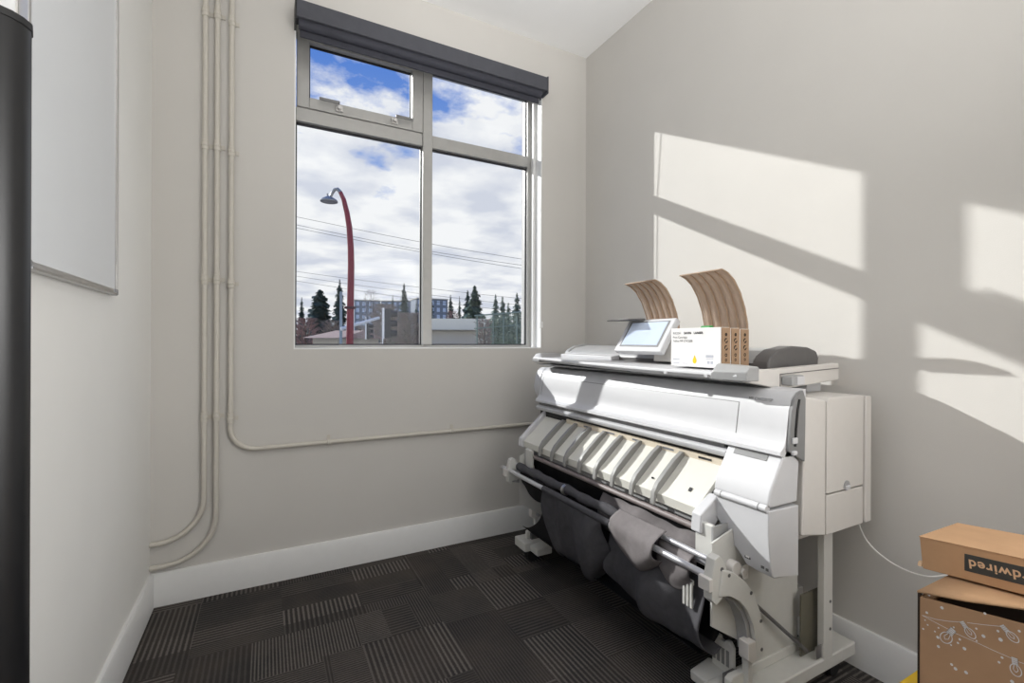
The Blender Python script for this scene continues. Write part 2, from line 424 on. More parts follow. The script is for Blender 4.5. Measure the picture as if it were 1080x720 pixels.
# main housing
mb = MB().prism_y([(1.405, .60), (1.405, .985), (1.42, 1.0), (1.76, .985), (1.76, .58), (1.70, .56), (1.45, .575)], 1.0, YE-.06)
mb.build('main_housing', pr_white, PR, bevel=.004)
# right end cabinet
mb = MB().prism_y([(1.398, .578), (1.404, .75), (1.412, .92), (1.405, .975), (1.42, .988), (1.521, .972), (1.521, .5565)], YN, 1.0)
mb.build('end_cover', pr_warm, PR, bevel=.006)
d = MB().prism_y([(1.526, .683), (1.526, .97), (1.54, .98), (1.738, .977), (1.738, .683)], YN, 1.0).build('end_door', pr_warm, PR, bevel=.004)
d2 = MB().prism_y([(1.526, .556), (1.526, .679), (1.738, .679), (1.738, .556)], YN+.001, 1.0).build('lower_end_door', pr_warm, PR, bevel=.004)
mb = MB().loft([[(x, YN-.002, z), ] for x, z in ()] or [[(1.633+.016*math.cos(a*math.pi/10), YN-.004, .690+.022*math.sin(a*math.pi/10)) for a in range(11)],
      [(1.633+.016*math.cos(a*math.pi/10), YN+.004, .690+.022*math.sin(a*math.pi/10)) for a in range(11)]])
hd = mb.build('latch_recess', pr_grey, d)
MB().box(1.621, 1.645, YN-.008, YN+.002, .684, .697).build('latch', pr_white, d, bevel=.002)
MB().prism_y([(1.742, .5585), (1.742, .976), (1.778, .973), (1.778, .5585)], YN-.004, YE-.02).build('rear_cover', pr_warm, PR, bevel=.004)
# front cover with seam
fc = [(1.42, 1.012), (1.372, 1.006), (1.352, .990), (1.337, .955), (1.328, .90), (1.322, .862), (1.312, .846), (1.299, .836), (1.297, .826), (1.31, .820), (1.42, .820)]
front = MB().prism_y(fc, .816, 2.185).build('front_cover', pr_white, PR, smooth=30)
def seamline(y0, y1, za, zb):
    # a thin dark groove line lying on the cover's face
    def xf(z):
        P_ = [(1.337, .955), (1.328, .90), (1.322, .862)]
        if z >= .955: return 1.337+(z-.955)/.035*.015
        if z >= .90: return 1.328+(z-.90)/.055*.009
        return 1.322+(z-.862)/.038*.006
    mb = MB()
    n = 6
    for i in range(n):
        a = za+(zb-za)*i/n; b_ = za+(zb-za)*(i+1)/n
        mb.hexa([(xf(a)-.0007, y0, a), (xf(a)+.002, y0, a), (xf(a)+.002, y1, a), (xf(a)-.0007, y1, a),
                 (xf(b_)-.0007, y0, b_), (xf(b_)+.002, y0, b_), (xf(b_)+.002, y1, b_), (xf(b_)-.0007, y1, b_)])
    return mb
mb = seamline(.975, 2.165, .958, .9605); m2 = seamline(.975, .9775, .862, .958); m3 = seamline(2.1635, 2.166, .862, .958)
for q in (m2, m3):
    n = len(mb.v); mb.v += q.v; mb.f += [tuple(i+n for i in f_) for f_ in q.f]
mb.build('cover_seam', pr_mid, front)
text_mesh('model_badge', 'MP CW2201SP', .0125, (1.3395, .945, .972), (0, -1, 0), (.30, 0, .95), pr_mid, front, bold=.0002)
# exit slot and lower rollers
MB().box(1.335, 1.42, 1.0, 2.19, .735, .822).build('paper_slot', pr_black, PR)
MB().prism_y([(1.345, .806), (1.310, .804), (1.302, .797), (1.303, .787), (1.312, .779), (1.345, .776)], 1.0, 2.185).build('exit_roller_cover', pr_white, PR, smooth=50)
MB().box(1.322, 1.345, 1.02, 2.185, .806, .818).build('slot_bar', pr_mid, PR)
strip = MB().prism_y([(1.328, .741), (1.326, .763), (1.340, .765), (1.345, .741)], 1.02, 1.93).build('marking_strip', pr_label, PR)
for i in range(5):
    yy = 1.07+i*.165
    MB().quad((1.3255, yy, .7555), (1.3262, yy, .748), (1.3262, yy+.055, .748), (1.3255, yy+.055, .7555)).build('size_label', ink_grey if i else ink_black, strip, smooth=0)
# paper guides with ribs
GT, GB = (1.334, .747), (1.197, .628)
mb = MB().prism_y([GT, GB, (1.200, .596), (1.215, .596), (1.222, .628), (1.345, .735)], 1.02, 2.135)
guide = mb.build('exit_guide', pr_cream, PR, bevel=.002)
for i in range(8):
    yy = 1.195+.108*i
    gm = MB().quad((1.1955, yy+.012, .620), (1.1985, yy+.012, .598), (1.1985, yy+.096, .598), (1.1955, yy+.096, .620))
    prof = [(1.338, .752), (1.320, .757), (1.285, .735), (1.240, .697), (1.200, .660), (1.182, .630), (1.178, .590), (1.186, .588), (1.196, .625), (1.335, .744)]
    MB().prism_y(prof, yy-.009, yy+.009).build('guide_rib', pr_rib, guide, bevel=.002)
for yy in (1.24, 1.13):
    MB().box(1.229, 1.233, yy, yy+.008, .6585, .664).build('sensor_dot', ink_black, guide) if yy > 1.2 else None
MB().hexa([(1.232, 1.075, .6585), (1.242, 1.075, .668), (1.242, 1.086, .668), (1.232, 1.086, .6585), (1.231, 1.075, .661), (1.241, 1.075, .6705), (1.241, 1.086, .6705), (1.231, 1.086, .661)]).build('sensor_dot', ink_black, guide)
MB().prism_y([(1.350, .775), (1.338, .775), (1.185, .640), (1.180, .600), (1.20, .590), (1.23, .62), (1.36, .735)], 2.136, 2.165).build('guide_end_plate', pr_white, PR, bevel=.004)
MB().prism_y([(1.255, .672), (1.175, .622), (1.170, .566), (1.205, .556), (1.27, .60)], .985, 1.022).build('guide_end_block', pr_white, PR, bevel=.005)
MB().prism_y([(1.220, .604), (1.214, .575), (1.40, .56), (1.40, .72), (1.345, .73)], 1.02, 2.14).build('guide_support', pr_mid, PR)
# left end cap
MB().prism_y([(1.372, 1.006), (1.352, .99), (1.335, .955), (1.326, .90), (1.335, .865), (1.37, .80), (1.372, .60), (1.70, .58), (1.75, .60), (1.75, .99)], 2.188, YE).build('left_end_cap', pr_white, PR, bevel=.010, seg=3)
# right side grey end strip
mb = MB().prism_y([(1.390, 1.010), (1.368, 1.002), (1.350, .985), (1.337, .952), (1.330, .900), (1.325, .862), (1.322, .838), (1.400, .800), (1.404, .985)], .806, .816)
es = mb.build('end_strip', pr_mid, PR, bevel=.002)
MB().prism_y([(1.366, .985), (1.357, .955), (1.349, .90), (1.346, .85), (1.353, .85), (1.357, .90), (1.365, .955), (1.373, .985)], .803, .8065).build('slot', pr_black, es)
MB().box(1.333, 1.357, .800, .806, .858, .876).build('latch', pr_white, es, bevel=.003)
MB().box(1.333, 1.352, .798, .808, .826, .838).build('latch', pr_white, es, bevel=.003)
# ink cover (lid + lower cover)
lid_p = [(1.338, .842), (1.325, .842), (1.284, .776), (1.252, .726), (1.244, .692), (1.252, .682), (1.38, .682), (1.39, .80)]
far_p = [(1.338, .846), (1.325, .846), (1.284, .778), (1.252, .728), (1.244, .692), (1.252, .682), (1.38, .682), (1.39, .80)]
il = MB().loft([[(x, .816, z) for x, z in lid_p], [(x, .996, z) for x, z in far_p]]).build('ink_lid', pr_white, PR, bevel=.007, seg=3)
MB().hexa([(1.3085, .858, .8165), (1.2985, .858, .801), (1.2985, .968, .801), (1.3085, .968, .8165), (1.308, .858, .8180), (1.298, .858, .8025), (1.298, .968, .8025), (1.308, .968, .8180)]).build('lid_recess', pr_mid, il, bevel=.001)
# lower cover: rows (x,z,y_left)
rows = [(1.246, .676, .994), (1.244, .611, .988), (1.250, .557, .954), (1.256, .521, .916), (1.262, .492, .898), (1.270, .482, .850)]
rings = []
for x, z, yl in rows:
    rings.append([(x, .815, z), (x, yl, z), (1.392, yl, z+.005), (1.386, .815, z-.004 if z > .5 else .466)])
lc = MB().loft(rings).build('ink_cover', pr_white, PR, bevel=.006, seg=3)
hb = MB().tube([(1.246, .820, .681), (1.246, .990, .681)], .0105, 12).build('hinge_bar', pr_white, lc)
for yy in (.842, .965):
    MB().tube([(1.246, yy, .681), (1.246, yy+.003, .681)], .0109, 12).build('hinge_joint', pr_mid, hb)
def on_cover(z): return 1.2505+(.557-z)*.16
for (yy, zz, w, hgt) in ((.888, .512, .018, .016), (.842, .502, .010, .008), (.829, .500, .008, .008)):
    xx = on_cover(zz)
    MB().box(xx-.0012, xx+.002, yy-w/2, yy+w/2, zz, zz+hgt).build('warning_mark', ink_black if w > .015 else pr_dark, lc)
    if w > .015: MB().box(xx-.0016, xx+.001, yy-w/2+.003, yy+w/2-.003, zz+.003, zz+hgt-.006).build('mark_field', card_white, lc)
# scanner
MB().prism_y([(1.40, 1.018), (1.40, 1.058), (1.765, 1.066), (1.765, 1.022)], .935, 2.2).build('scanner_base', pr_white, PR, bevel=.004)
tray = MB().loft([[(1.268+dx, yy, 1.043+dz), (1.27+dx, yy, 1.054+dz), (1.46, yy, 1.062+dz*.3), (1.46, yy, 1.030), (1.30, yy, 1.030+dz)] for yy, dx, dz in ((.935, 0, 0), (1.3, 0, 0), (1.7, .008, .004), (2.195, .022, .013))]).build('document_tray', pr_white, PR, bevel=.003)
MB().prism_y([(1.300, 1.030), (1.46, 1.030), (1.46, 1.020), (1.34, 1.020)], .96, 2.18).build('tray_underside', pr_mid, tray)
for yy in (1.215, 1.04):
    MB().box(1.266, 1.272, yy, yy+.012, 1.036, 1.045).build('tray_clip', pr_white, tray)
# near end cap (wedge) and far one
MB().loft([[(xx, yy, 1.030), (xx-.002, yy, zf), (xx+.018, yy, za), (1.335, yy, zb), (1.335, yy, 1.030)] for yy, xx, zf, za, zb in ((.905, 1.276, 1.060, 1.074, 1.075), (.96, 1.268, 1.060, 1.079, 1.079), (1.015, 1.264, 1.058, 1.083, 1.080), (1.026, 1.264, 1.050, 1.066, 1.066))]).build('tray_end_cap', pr_grey, PR, bevel=.005)
MB().loft([[(1.288, yy, 1.040), (1.288, yy, 1.058), (1.31, yy, za), (1.46, yy, zb), (1.46, yy, 1.030)] for yy, za, zb in ((2.13, 1.068, 1.068), (2.15, 1.090, 1.085), (2.205, 1.084, 1.080))]).build('tray_end_cap', pr_grey, PR, bevel=.006)
se = MB().prism_y([(1.287, 1.029), (1.287, 1.062), (1.42, 1.066), (1.778, 1.078), (1.778, 1.020), (1.45, 1.000)], .908, .936).build('scanner_end_cover', pr_warm, PR, bevel=.004)
lv = MB().prism_y([(1.446, 1.014), (1.446, 1.044), (1.510, 1.047), (1.510, 1.014)], .872, .908).build('release_lever', pr_grey, se, bevel=.004)
MB().box(1.470, 1.508, .869, .873, 1.016, 1.043).build('lever_face', pr_white, lv, bevel=.002)
mb = MB(); mb.box(1.440, 1.4425, .9065, .909, 1.005, 1.050); mb.prism_y([(1.44, 1.048), (1.44, 1.0503), (1.776, 1.062), (1.776, 1.0597)], .9065, .909)
mb.build('end_seam', pr_dark, se)
for yy in (.95, 2.1):
    MB().box(1.66, 1.745, yy, yy+.06, .978, 1.024).build('scanner_foot', pr_white, PR, bevel=.003)
# scan head lid (hump)
hump = [(1.468, 1.056), (1.466, 1.085), (1.478, 1.104), (1.52, 1.126), (1.60, 1.138), (1.69, 1.134), (1.742, 1.120), (1.755, 1.095), (1.750, 1.056)]
MB().prism_y(hump[:1]+[(1.467, 1.078), (1.756, 1.078)]+hump[-1:], 1.0, 2.14).build('scan_head_base', pr_dark, PR)
MB().prism_y([(1.466, 1.079), (1.470, 1.092), (1.52, 1.118), (1.60, 1.130), (1.69, 1.127), (1.745, 1.108), (1.750, 1.079)], 1.02, 2.14).build('scan_head_lid', pr_grey, PR, smooth=50)
MB().prism_y(hump, .962, 1.02).build('scan_head_end', pr_dark, PR, bevel=.008, seg=3)
MB().prism_y(hump, 2.125, 2.155).build('scan_head_end', pr_grey, PR, bevel=.008, seg=3)
MB().prism_y([(1.42, 1.063), (1.42, 1.082), (1.475, 1.090), (1.475, 1.063)], 1.70, 2.12).build('status_panel', pr_white, PR, bevel=.003)
# control panel
cp_b, cp_t = Vector((1.350, 0, 1.112)), Vector((1.442, 0, 1.248))
up = (cp_t-cp_b).normalized(); nrm = Vector((-up.z, 0, up.x)); L_ = (cp_t-cp_b).length
def cpt(y, s_, n): p = cp_b+up*s_+nrm*n; return (p.x, y, p.z)
def slab(y0, y1, s0, s1, n0, n1):
    return MB().hexa([cpt(y0, s0, n0), cpt(y1, s0, n0), cpt(y1, s0, n1), cpt(y0, s0, n1), cpt(y0, s1, n0), cpt(y1, s1, n0), cpt(y1, s1, n1), cpt(y0, s1, n1)])
cpn = slab(1.328, 1.602, 0, L_, -.028, 0).build('control_panel', pr_white, PR, bevel=.006, seg=3)
slab(1.352, 1.578, .022, L_-.014, -.002, .0012).build('screen_bezel', pr_mid, cpn, bevel=.0005)
slab(1.362, 1.568, .030, L_-.020, .0005, .0022).build('screen', screen_m, cpn)
MB().hexa([(1.425, 1.345, 1.07), (1.47, 1.345, 1.07), (1.47, 1.44, 1.07), (1.425, 1.44, 1.07), (1.445, 1.345, 1.20), (1.475, 1.345, 1.20), (1.475, 1.44, 1.20), (1.445, 1.44, 1.20)]).build('panel_arm', pr_warm, cpn, bevel=.004)
MB().hexa([(1.36, 1.52, 1.244), (1.44, 1.50, 1.243), (1.44, 1.62, 1.243), (1.36, 1.66, 1.242), (1.36, 1.52, 1.249), (1.44, 1.50, 1.251), (1.44, 1.62, 1.251), (1.36, 1.66, 1.247)]).build('card_shelf', pr_dark, cpn, bevel=.002)
# smoked plastic output guides
gp = [(1.640, 1.100), (1.648, 1.16), (1.646, 1.22), (1.630, 1.28), (1.602, 1.34), (1.565, 1.388), (1.530, 1.412), (1.500, 1.422)]
for y0, y1 in ((1.166, 1.362), (1.505, 1.69)):
    grid = []
    fine = []
    for i in range(len(gp)-1):
        for k in range(3):
            f_ = k/3; fine.append((gp[i][0]*(1-f_)+gp[i+1][0]*f_, gp[i][1]*(1-f_)+gp[i+1][1]*f_))
    fine.append(gp[-1])
    nC = 30
    for x, z in fine:
        row = []
        for j in range(nC+1):
            ph = (j/nC*5) % 1
            row.append((x+.004*math.cos(2*math.pi*ph), y0+(y1-y0)*j/nC, z))
        grid.append(row)
    og = MB().sheet(grid).build('output_guide', guide_m, PR, solid=.003, smooth=60)
    for j in range(6):
        yy = y0+(y1-y0)*j/5
        MB().tube([(x-.004, yy, z) for x, z in fine], .0032, 6).build('guide_rib', guide_rib, og)
    MB().box(1.488, 1.502, y0, y1, 1.418, 1.4235).build('guide_edge', guide_rib, og, bevel=.002)
# ------------------------------------------------ stand
def stand(side):
    # side +1: right (near) stand, built at Y ~ .86-.97; -1: left (far) stand, mirrored
    def Yv(y): return y if side > 0 else 3.035-y
    def bx(x0, x1, y0, y1, z0, z1):
        a, b_ = sorted((Yv(y0), Yv(y1))); return MB().box(x0, x1, a, b_, z0, z1)
    ft = bx(1.165, 1.800, .862, .975, .075, .120).build('stand_foot', stand_paint, PR, bevel=.006)
    bx(1.30, 1.60, .925, .940, .120, .150).build('foot_ridge', stand_paint, ft, bevel=.003)
    for cx in (1.235, 1.735):
        c = thing('caster', (cx, Yv(.918), 0)); c.parent = PR; c.location = Vector((cx, Yv(.918), 0))-WORLD[PR.name]
        MB().lathe((cx, Yv(.918)-.022, .030), [(.001, 0), (.028, 0), (.030, .003), (.030, .015), (.028, .018), (.001, .018)], 18, (0, 1, 0)).build('wheel', rubber, c)
        MB().lathe((cx, Yv(.918)+.004, .030), [(.001, 0), (.028, 0), (.030, .003), (.030, .015), (.028, .018), (.001, .018)], 18, (0, 1, 0)).build('wheel', rubber, c)
        MB().tube([(cx, Yv(.918), .03), (cx, Yv(.918), .076)], .010, 10).build('stem', pr_dark, c)
    col = bx(1.606, 1.656, .862, .884, .115, .60).build('stand_column', stand_paint, PR, bevel=.003)
    for zz in (.21, .30): 
        if side > 0: MB().tube([(1.64, .8605, zz), (1.64, .863, zz)], .005, 10).build('bolt', pr_dark, col)
    pts = [(1.156, .316), (1.156, .56), (1.30, .60), (1.575, .60), (1.575, .120), (1.345, .120), (1.345, .19), (1.28, .238)]
    y0, y1 = sorted((Yv(.930), Yv(.936)))
    MB().prism_y(pts, y0, y1).build('stand_panel', stand_paint, PR)
    bx(1.37, 1.60, .905, .96, .505, .560).build('housing_bracket', pr_warm, PR, bevel=.004)
    if side > 0:
        bx(1.572, 1.607, .868, .872, .125, .165).build('plate_foot', steel, PR); bx(1.545, 1.66, .900, .905, .125, .325).build('inner_plate', plate_dark, PR)
        MB().tube([(1.325, .922, .352), (1.552, .885, .150)], .006, 8).build('gas_strut', pr_dark, PR)
    return Yv
Yr = stand(1); Yl = stand(-1)
MB().box(1.60, 1.66, .96, 2.08, .20, .30).build('cross_beam', stand_paint, PR, bevel=.003)
MB().box(1.45, 1.70, 1.0, 2.04, .50, .575).build('housing_base', pr_mid, PR)
# front upright bracket (right) and its left twin
def bracket(Yv, side):
    def span(a, b_): return sorted((Yv(a), Yv(b_)))
    a, b_ = span(.950, 1.012)
    br = MB().prism_y([(1.180, .468), (1.180, .598), (1.188, .603), (1.196, .598), (1.196, .468)], a, b_).build('front_bracket', stand_paint, PR, bevel=.003)
    a, b_ = span(.946, .952)
    MB().prism_y([(1.180, .468), (1.180, .598), (1.30, .60), (1.34, .50), (1.27, .44)], a, b_).build('bracket_cheek', pr_grey, br)
    # rod holder
    a, b_ = span(.885, .915)
    rh = MB().prism_y([(1.100, .428), (1.100, .490), (1.112, .540), (1.132, .548), (1.158, .515), (1.175, .470), (1.150, .428), (1.12, .410)], a, b_).build('rod_holder', stand_paint, PR, bevel=.003)
    MB().box(1.085, 1.100, a-.004, b_+.006, .455, .492).build('holder_block', pr_warm, rh, bevel=.003)
    q = a if side > 0 else b_
    MB().tube([(1.140, q-.002, .508), (1.140, q+.002, .508)], .006, 10).build('screw', pr_dark, rh)
    # curved arm
    a, b_ = span(.880, .895)
    outer = [(1.138, .508), (1.185, .490), (1.235, .455), (1.275, .408), (1.305, .350), (1.322, .290), (1.325, .205)]
    inner = [(1.285, .205), (1.285, .265), (1.272, .315), (1.245, .365), (1.212, .400), (1.170, .425), (1.125, .435)]
    am = MB().prism_y(outer+inner, a, b_).build('curved_arm', stand_paint, PR, bevel=.003)
    a2, b2 = span(.895, .930)
    inn = [(1.118, .430), (1.165, .418), (1.205, .392), (1.236, .358), (1.258, .312), (1.268, .262), (1.270, .225)]
    MB().prism_y(inn+[(x+.018, z+.004) for x, z in reversed(inn)], a2, b2).build('arm_rail', pr_grey, am, smooth=50)
    for sx, sz in ((1.165, .487), (1.262, .413), (1.308, .318), (1.312, .232)):
        MB().tube([(sx, q-.006, sz), (sx, q-.0035, sz)] if side > 0 else [(sx, q+.0035-.02, sz), (sx, q+.006-.02, sz)], .0055, 10).build('screw', pr_dark, am)
    a, b_ = span(.874, .908)
    MB().prism_y([(1.243, .222), (1.243, .272), (1.278, .270), (1.282, .215), (1.262, .205)], a, b_).build('arm_end_block', pr_warm, am, bevel=.004)
    a, b_ = span(.885, .915)
    MB().prism_y([(1.266, .120), (1.262, .215), (1.284, .215), (1.284, .120)], a+.004, b_-.004).build('arm_post', stand_paint, am, bevel=.003)
    # media catcher with slots
    a, b_ = span(.905, 1.045)
    ct = MB().prism_y([(1.198, .075), (1.195, .108), (1.285, .122), (1.285, .075)], a, b_).build('catcher_base', stand_paint, PR, bevel=.006)
    a, b_ = span(.945, 1.020)
    cp_ = MB().prism_x([(a, .120), (a, .205), (a+.012, .222), (a+.026, .222), (a+.030, .212), (b_-.030, .212), (b_-.026, .222), (b_-.012, .222), (b_, .205), (b_, .120)], 1.268, 1.285)
    cpo = cp_.build('catcher_plate', stand_paint, ct, bevel=.004)
    for k in range(4):
        yy = a+.012+k*.0165
        MB().box(1.2665, 1.269, yy, yy+.010, .143, .192).build('slot', pr_mid, cpo)
    a, b_ = span(.905, .927)
    MB().prism_y([(1.205, .118), (1.205, .155), (1.220, .163), (1.300, .163), (1.300, .118)], a, b_).build('catcher_cheek', stand_paint, ct, bevel=.004)
    a, b_ = span(.927, .945)
    MB().box(1.222, 1.268, a, b_, .118, .150).build('catcher_pad', pr_dark, ct)
bracket(Yr, 1); bracket(Yl, -1)
# knob on the right side
kb = MB().lathe((1.232, .935, .478), [(.001, -.03), (.020, -.03), (.022, -.026), (.022, -.006), (.014, -.004), (.014, .004), (.001, .004)], 18, (0, 1, 0)).build('adjusting_knob', pr_warm, PR)
MB().lathe((1.262, .93, .462), [(.001, -.03), (.012, -.03), (.012, 0), (.001, 0)], 14, (0, 1, 0)).build('knob_stop', pr_warm, kb)
MB().box(1.285, 1.312, .924, .929, .425, .470).build('white_tag', card_white, PR)
# rods
def rod(name, x, z, y0, y1, r, m): return MB().tube([(x, y0, z), (x, y1, z)], r, 14).build(name, m, PR)
rod('tie_bar', 1.200, .566, .985, 2.09, .0105, roller_m)
r1 = rod('front_rod', 1.112, .484, .895, 2.21, .0105, chrome)
r2 = rod('middle_rod', 1.150, .513, .90, 2.15, .0085, chrome)
r3 = rod('inner_rod', 1.162, .494, .90, 2.15, .0075, chrome)
for y0, y1, rr in ((2.195, 2.215, .0125),):
    MB().tube([(1.112, y0, .484), (1.112, y1, .484)], rr, 14).build('rod_cap', steel, r1)
MB().tube([(1.112, 1.335, .484), (1.112, 1.795, .484)], .0138, 14).build('cloth_sleeve', cloth, r1)
mb = MB(); n_ = 24
mb.tube([(1.146, 2.09-.86*i/n_, .512-.003*math.sin(i*.9)) for i in range(n_+1)], [.019+.003*math.sin(i*1.7) for i in range(n_+1)], 14)
mb.build('cloth_roll', cloth, r2)
MB().tube([(1.141, 1.655, .512), (1.141, 1.670, .512)], .023, 14).build('roll_ring', steel, r2)
# cloth basket: a U of fabric from the tie bar down near the floor and up to the front rod
def lerp(a, b_, f_): return a+(b_-a)*f_
def basket(y0, y1, prof, ny, wob, seed, sag=None, kf=None):
    rnd = random.Random(seed); ph = [rnd.uniform(0, 6.28) for _ in range(8)]
    grid = []
    for i in range(ny+1):
        y = lerp(y0, y1, i/ny); row = []
        n = len(prof)
        for j, (x, z) in enumerate(prof):
            f_ = j/(n-1); amp = wob*math.sin(math.pi*f_)
            dx = amp*(math.sin(y*17+ph[0]+f_*2)+.6*math.sin(y*31+ph[1]-f_*4)+.3*math.sin(y*57+ph[4]))
            dz = amp*.5*(math.sin(y*11+ph[2]+f_*3)+.5*math.sin(y*23+ph[3]))
            dy = amp*.5*math.sin(f_*9+ph[5])
            s_ = sag(i/ny)*math.sin(math.pi*f_) if sag else 0
            if kf: z = prof[0][1]-(prof[0][1]-z)*kf(i/ny)
            row.append((x+dx, y+dy, max(.05, z+dz+s_)))
        grid.append(row)
    return grid
def smooth_prof(p, k=5):
    out = []
    for i in range(len(p)-1):
        p0 = p[max(i-1, 0)]; p1 = p[i]; p2 = p[i+1]; p3 = p[min(i+2, len(p)-1)]
        for j in range(k):
            t = j/k
            out.append(tuple(.5*((2*p1[a])+(-p0[a]+p2[a])*t+(2*p0[a]-5*p1[a]+4*p2[a]-p3[a])*t*t+(-p0[a]+3*p1[a]-3*p2[a]+p3[a])*t**3) for a in (0, 1)))
    out.append(p[-1]); return out
back_p = smooth_prof([(1.205, .558), (1.235, .48), (1.265, .38), (1.265, .28), (1.235, .215), (1.185, .195), (1.150, .215)])
MB().sheet(basket(.985, 2.06, back_p, 60, .010, 3)).build('catch_cloth', cloth_dk, PR, solid=.002, smooth=80)
fr_p = smooth_prof([(1.108, .474), (1.106, .43), (1.112, .36), (1.130, .28), (1.155, .225), (1.190, .20), (1.23, .225)])
MB().sheet(basket(1.385, 1.80, fr_p, 60, .019, 5, None, lambda f_: 1.06-.55*max(0, 1-f_/.30)**1.3-.12*max(0, (f_-.85)/.15))).build('catch_cloth', cloth, PR, solid=.002, smooth=80)
lo_p = smooth_prof([(1.175, .46), (1.150, .40), (1.135, .33), (1.138, .27), (1.155, .225), (1.19, .205), (1.23, .22)])
MB().sheet(basket(.955, 1.40, lo_p, 60, .017, 9, None, lambda f_: 1.0-.22*max(0, (f_-.6)/.4)**1.5)).build('catch_cloth', cloth, PR, solid=.002, smooth=80)
# draped pieces in the middle of the rods
dr = smooth_prof([(1.150, .535), (1.125, .520), (1.098, .494), (1.094, .455), (1.100, .405), (1.125, .372), (1.155, .375), (1.165, .42)])
def drape(y0, y1, prof, ny, m, seed, shape):
    g = basket(y0, y1, prof, ny, .008, seed)
    n = len(prof); out = []
    for i, row in enumerate(g):
        f_ = i/ny; k = shape(f_)
        out.append([(p[0], p[1], lerp(prof[0][1], p[2], k)) for p in row])
    return MB().sheet(out).build('cloth_drape', m, PR, solid=.002, smooth=80)
drape(1.10, 1.325, dr, 24, cloth2, 12, lambda f_: .55+.45*math.sin(math.pi*min(1, f_*1.05)))
dr2 = smooth_prof([(1.162, .505), (1.140, .49), (1.128, .455), (1.128, .41), (1.140, .375)])
drape(.985, 1.13, dr2, 20, cloth2, 15, lambda f_: .45+.55*math.sin(math.pi*(.1+.8*f_)))
fl_ = smooth_prof([(1.152, .500), (1.136, .49), (1.130, .455), (1.132, .415), (1.148, .385), (1.165, .40)])
drape(1.83, 2.06, fl_, 16, cloth_dk, 33, lambda f_: .6+.4*math.sin(math.pi*min(1, .2+f_*.8)))
dr3 = smooth_prof([(1.215, .560), (1.21, .53), (1.195, .50), (1.185, .46), (1.20, .40)])
drape(1.02, 1.50, dr3, 40, cloth2, 21, lambda f_: 1)
# small white slotted catcher seen through the cloth
mb = MB()
for k in range(3): mb.box(1.135, 1.142, .985+k*.014, .993+k*.014, .345, .425)
mb.box(1.137, 1.144, .983, 1.023, .415, .43)
mb.build('media_finger', stand_paint, PR, bevel=.002)
# ------------------------------------------------------------------ ink cartridge boxes on the document tray
zt = 1.0635
pale_print = M('pale_print', (188, 190, 200), .6)
CX = [1.318, 1.368, 1.419]
cl = ['white cartridge box printed with a yellow drop, standing on the printer tray',
      'brown-ended cartridge box between the white printed one and the rear one',
      'brown-ended cartridge box furthest from the white printed face, beside the grey scan head']
for i, cx in enumerate(CX):
    y0, y1, th, hh = 1.030+.002*i, 1.242, .044, .136-.002*i
    b_ = thing('cartridge_box', (cx+th/2, (y0+y1)/2, zt), cl[i], 'box', 'ink cartridge boxes on the printer')
    ca = MB().box(cx, cx+th, y0, y1, zt, zt+hh).build('carton', card_white, b_, bevel=.0015)
    en = MB().box(cx+.002, cx+th-.001, y0-.0035, y0, zt+.001, zt+hh-.001).build('end_flap', kraft_end, b_, bevel=.001)
    fr_ = ((cx+.002, y0-.0042, zt), (1, 0, 0), (0, 0, 1))
    mb = MB()
    rnd = random.Random(3)
    for k, (zz, rr) in enumerate(((.112, .006), (.092, .009), (.068, .009), (.044, .006), (.028, .005))):
        n = 12
        for a in range(n):
            if k in (1, 2) and a in (0, 1, 7): continue
            a0, a1 = 2*math.pi*a/n, 2*math.pi*(a+1)/n
            ri = rr*(.45 if k != 0 else .1)
            P_ = lambda r_, q: (cx+.021+r_*math.cos(q), y0-.0042, zt+zz+r_*math.sin(q))
            mb.quad(P_(ri, a0), P_(rr, a0), P_(rr, a1), P_(ri, a1))
    mb.build('cutout_print', kraft_in, en, smooth=0)
    if i == 0:
        fx = cx-.0006
        text_mesh('brand_print', 'RICOH', .0108, (fx, 1.232, zt+.115), (0, -1, 0), (0, 0, 1), ink_grey, ca, bold=.00015, spacing=1.1)
        text_mesh('brand_print', 'SAVIN', .0108, (fx, 1.182, zt+.115), (0, -1, 0), (0, 0, 1), ink_black, ca, bold=.0005, spacing=1.1)
        text_mesh('brand_print', 'LANIER', .0108, (fx, 1.139, zt+.115), (0, -1, 0), (0, 0, 1), ink_black, ca, bold=.0005, spacing=1.1)
        text_mesh('title_print', 'Print Cartridge', .0105, (fx, 1.232, zt+.100), (0, -1, 0), (0, 0, 1), ink_black, ca)
        text_mesh('title_print', 'Yellow MP CW2200', .0105, (fx, 1.232, zt+.087), (0, -1, 0), (0, 0, 1), ink_black, ca)
        dp = [(0, .030)]+[(.0085*math.cos(a)*1., .0095+.0095*math.sin(a)) for a in [math.radians(30-q*15) for q in range(17)]]
        shape_mb(dp, ((fx, 1.135, zt+.012), (0, -1, 0), (0, 0, 1))).build('drop_print', ink_yellow, ca, smooth=0)
        mb = MB()
        for (yy, zz, w, hgt) in ((1.232, .023, .030, .004), (1.232, .010, .030, .003), (1.19, .010, .026, .002), (1.088, .034, .030, .009), (1.088, .029, .03, .002), (1.083, .013, .011, .010), (1.069, .013, .010, .010)):
            MB().quad((fx, yy, zt+zz), (fx, yy-w, zt+zz), (fx, yy-w, zt+zz+hgt), (fx, yy, zt+zz+hgt)).build('small_print', pale_print, ca, smooth=0)
    if i == 1:
        MB().prism_y([(cx+.004, zt+hh), (cx+.010, zt+hh+.010), (cx+.024, zt+hh+.012), (cx+.036, zt+hh)], 1.12, 1.16).build('green_tab', green_pl, b_, bevel=.002)

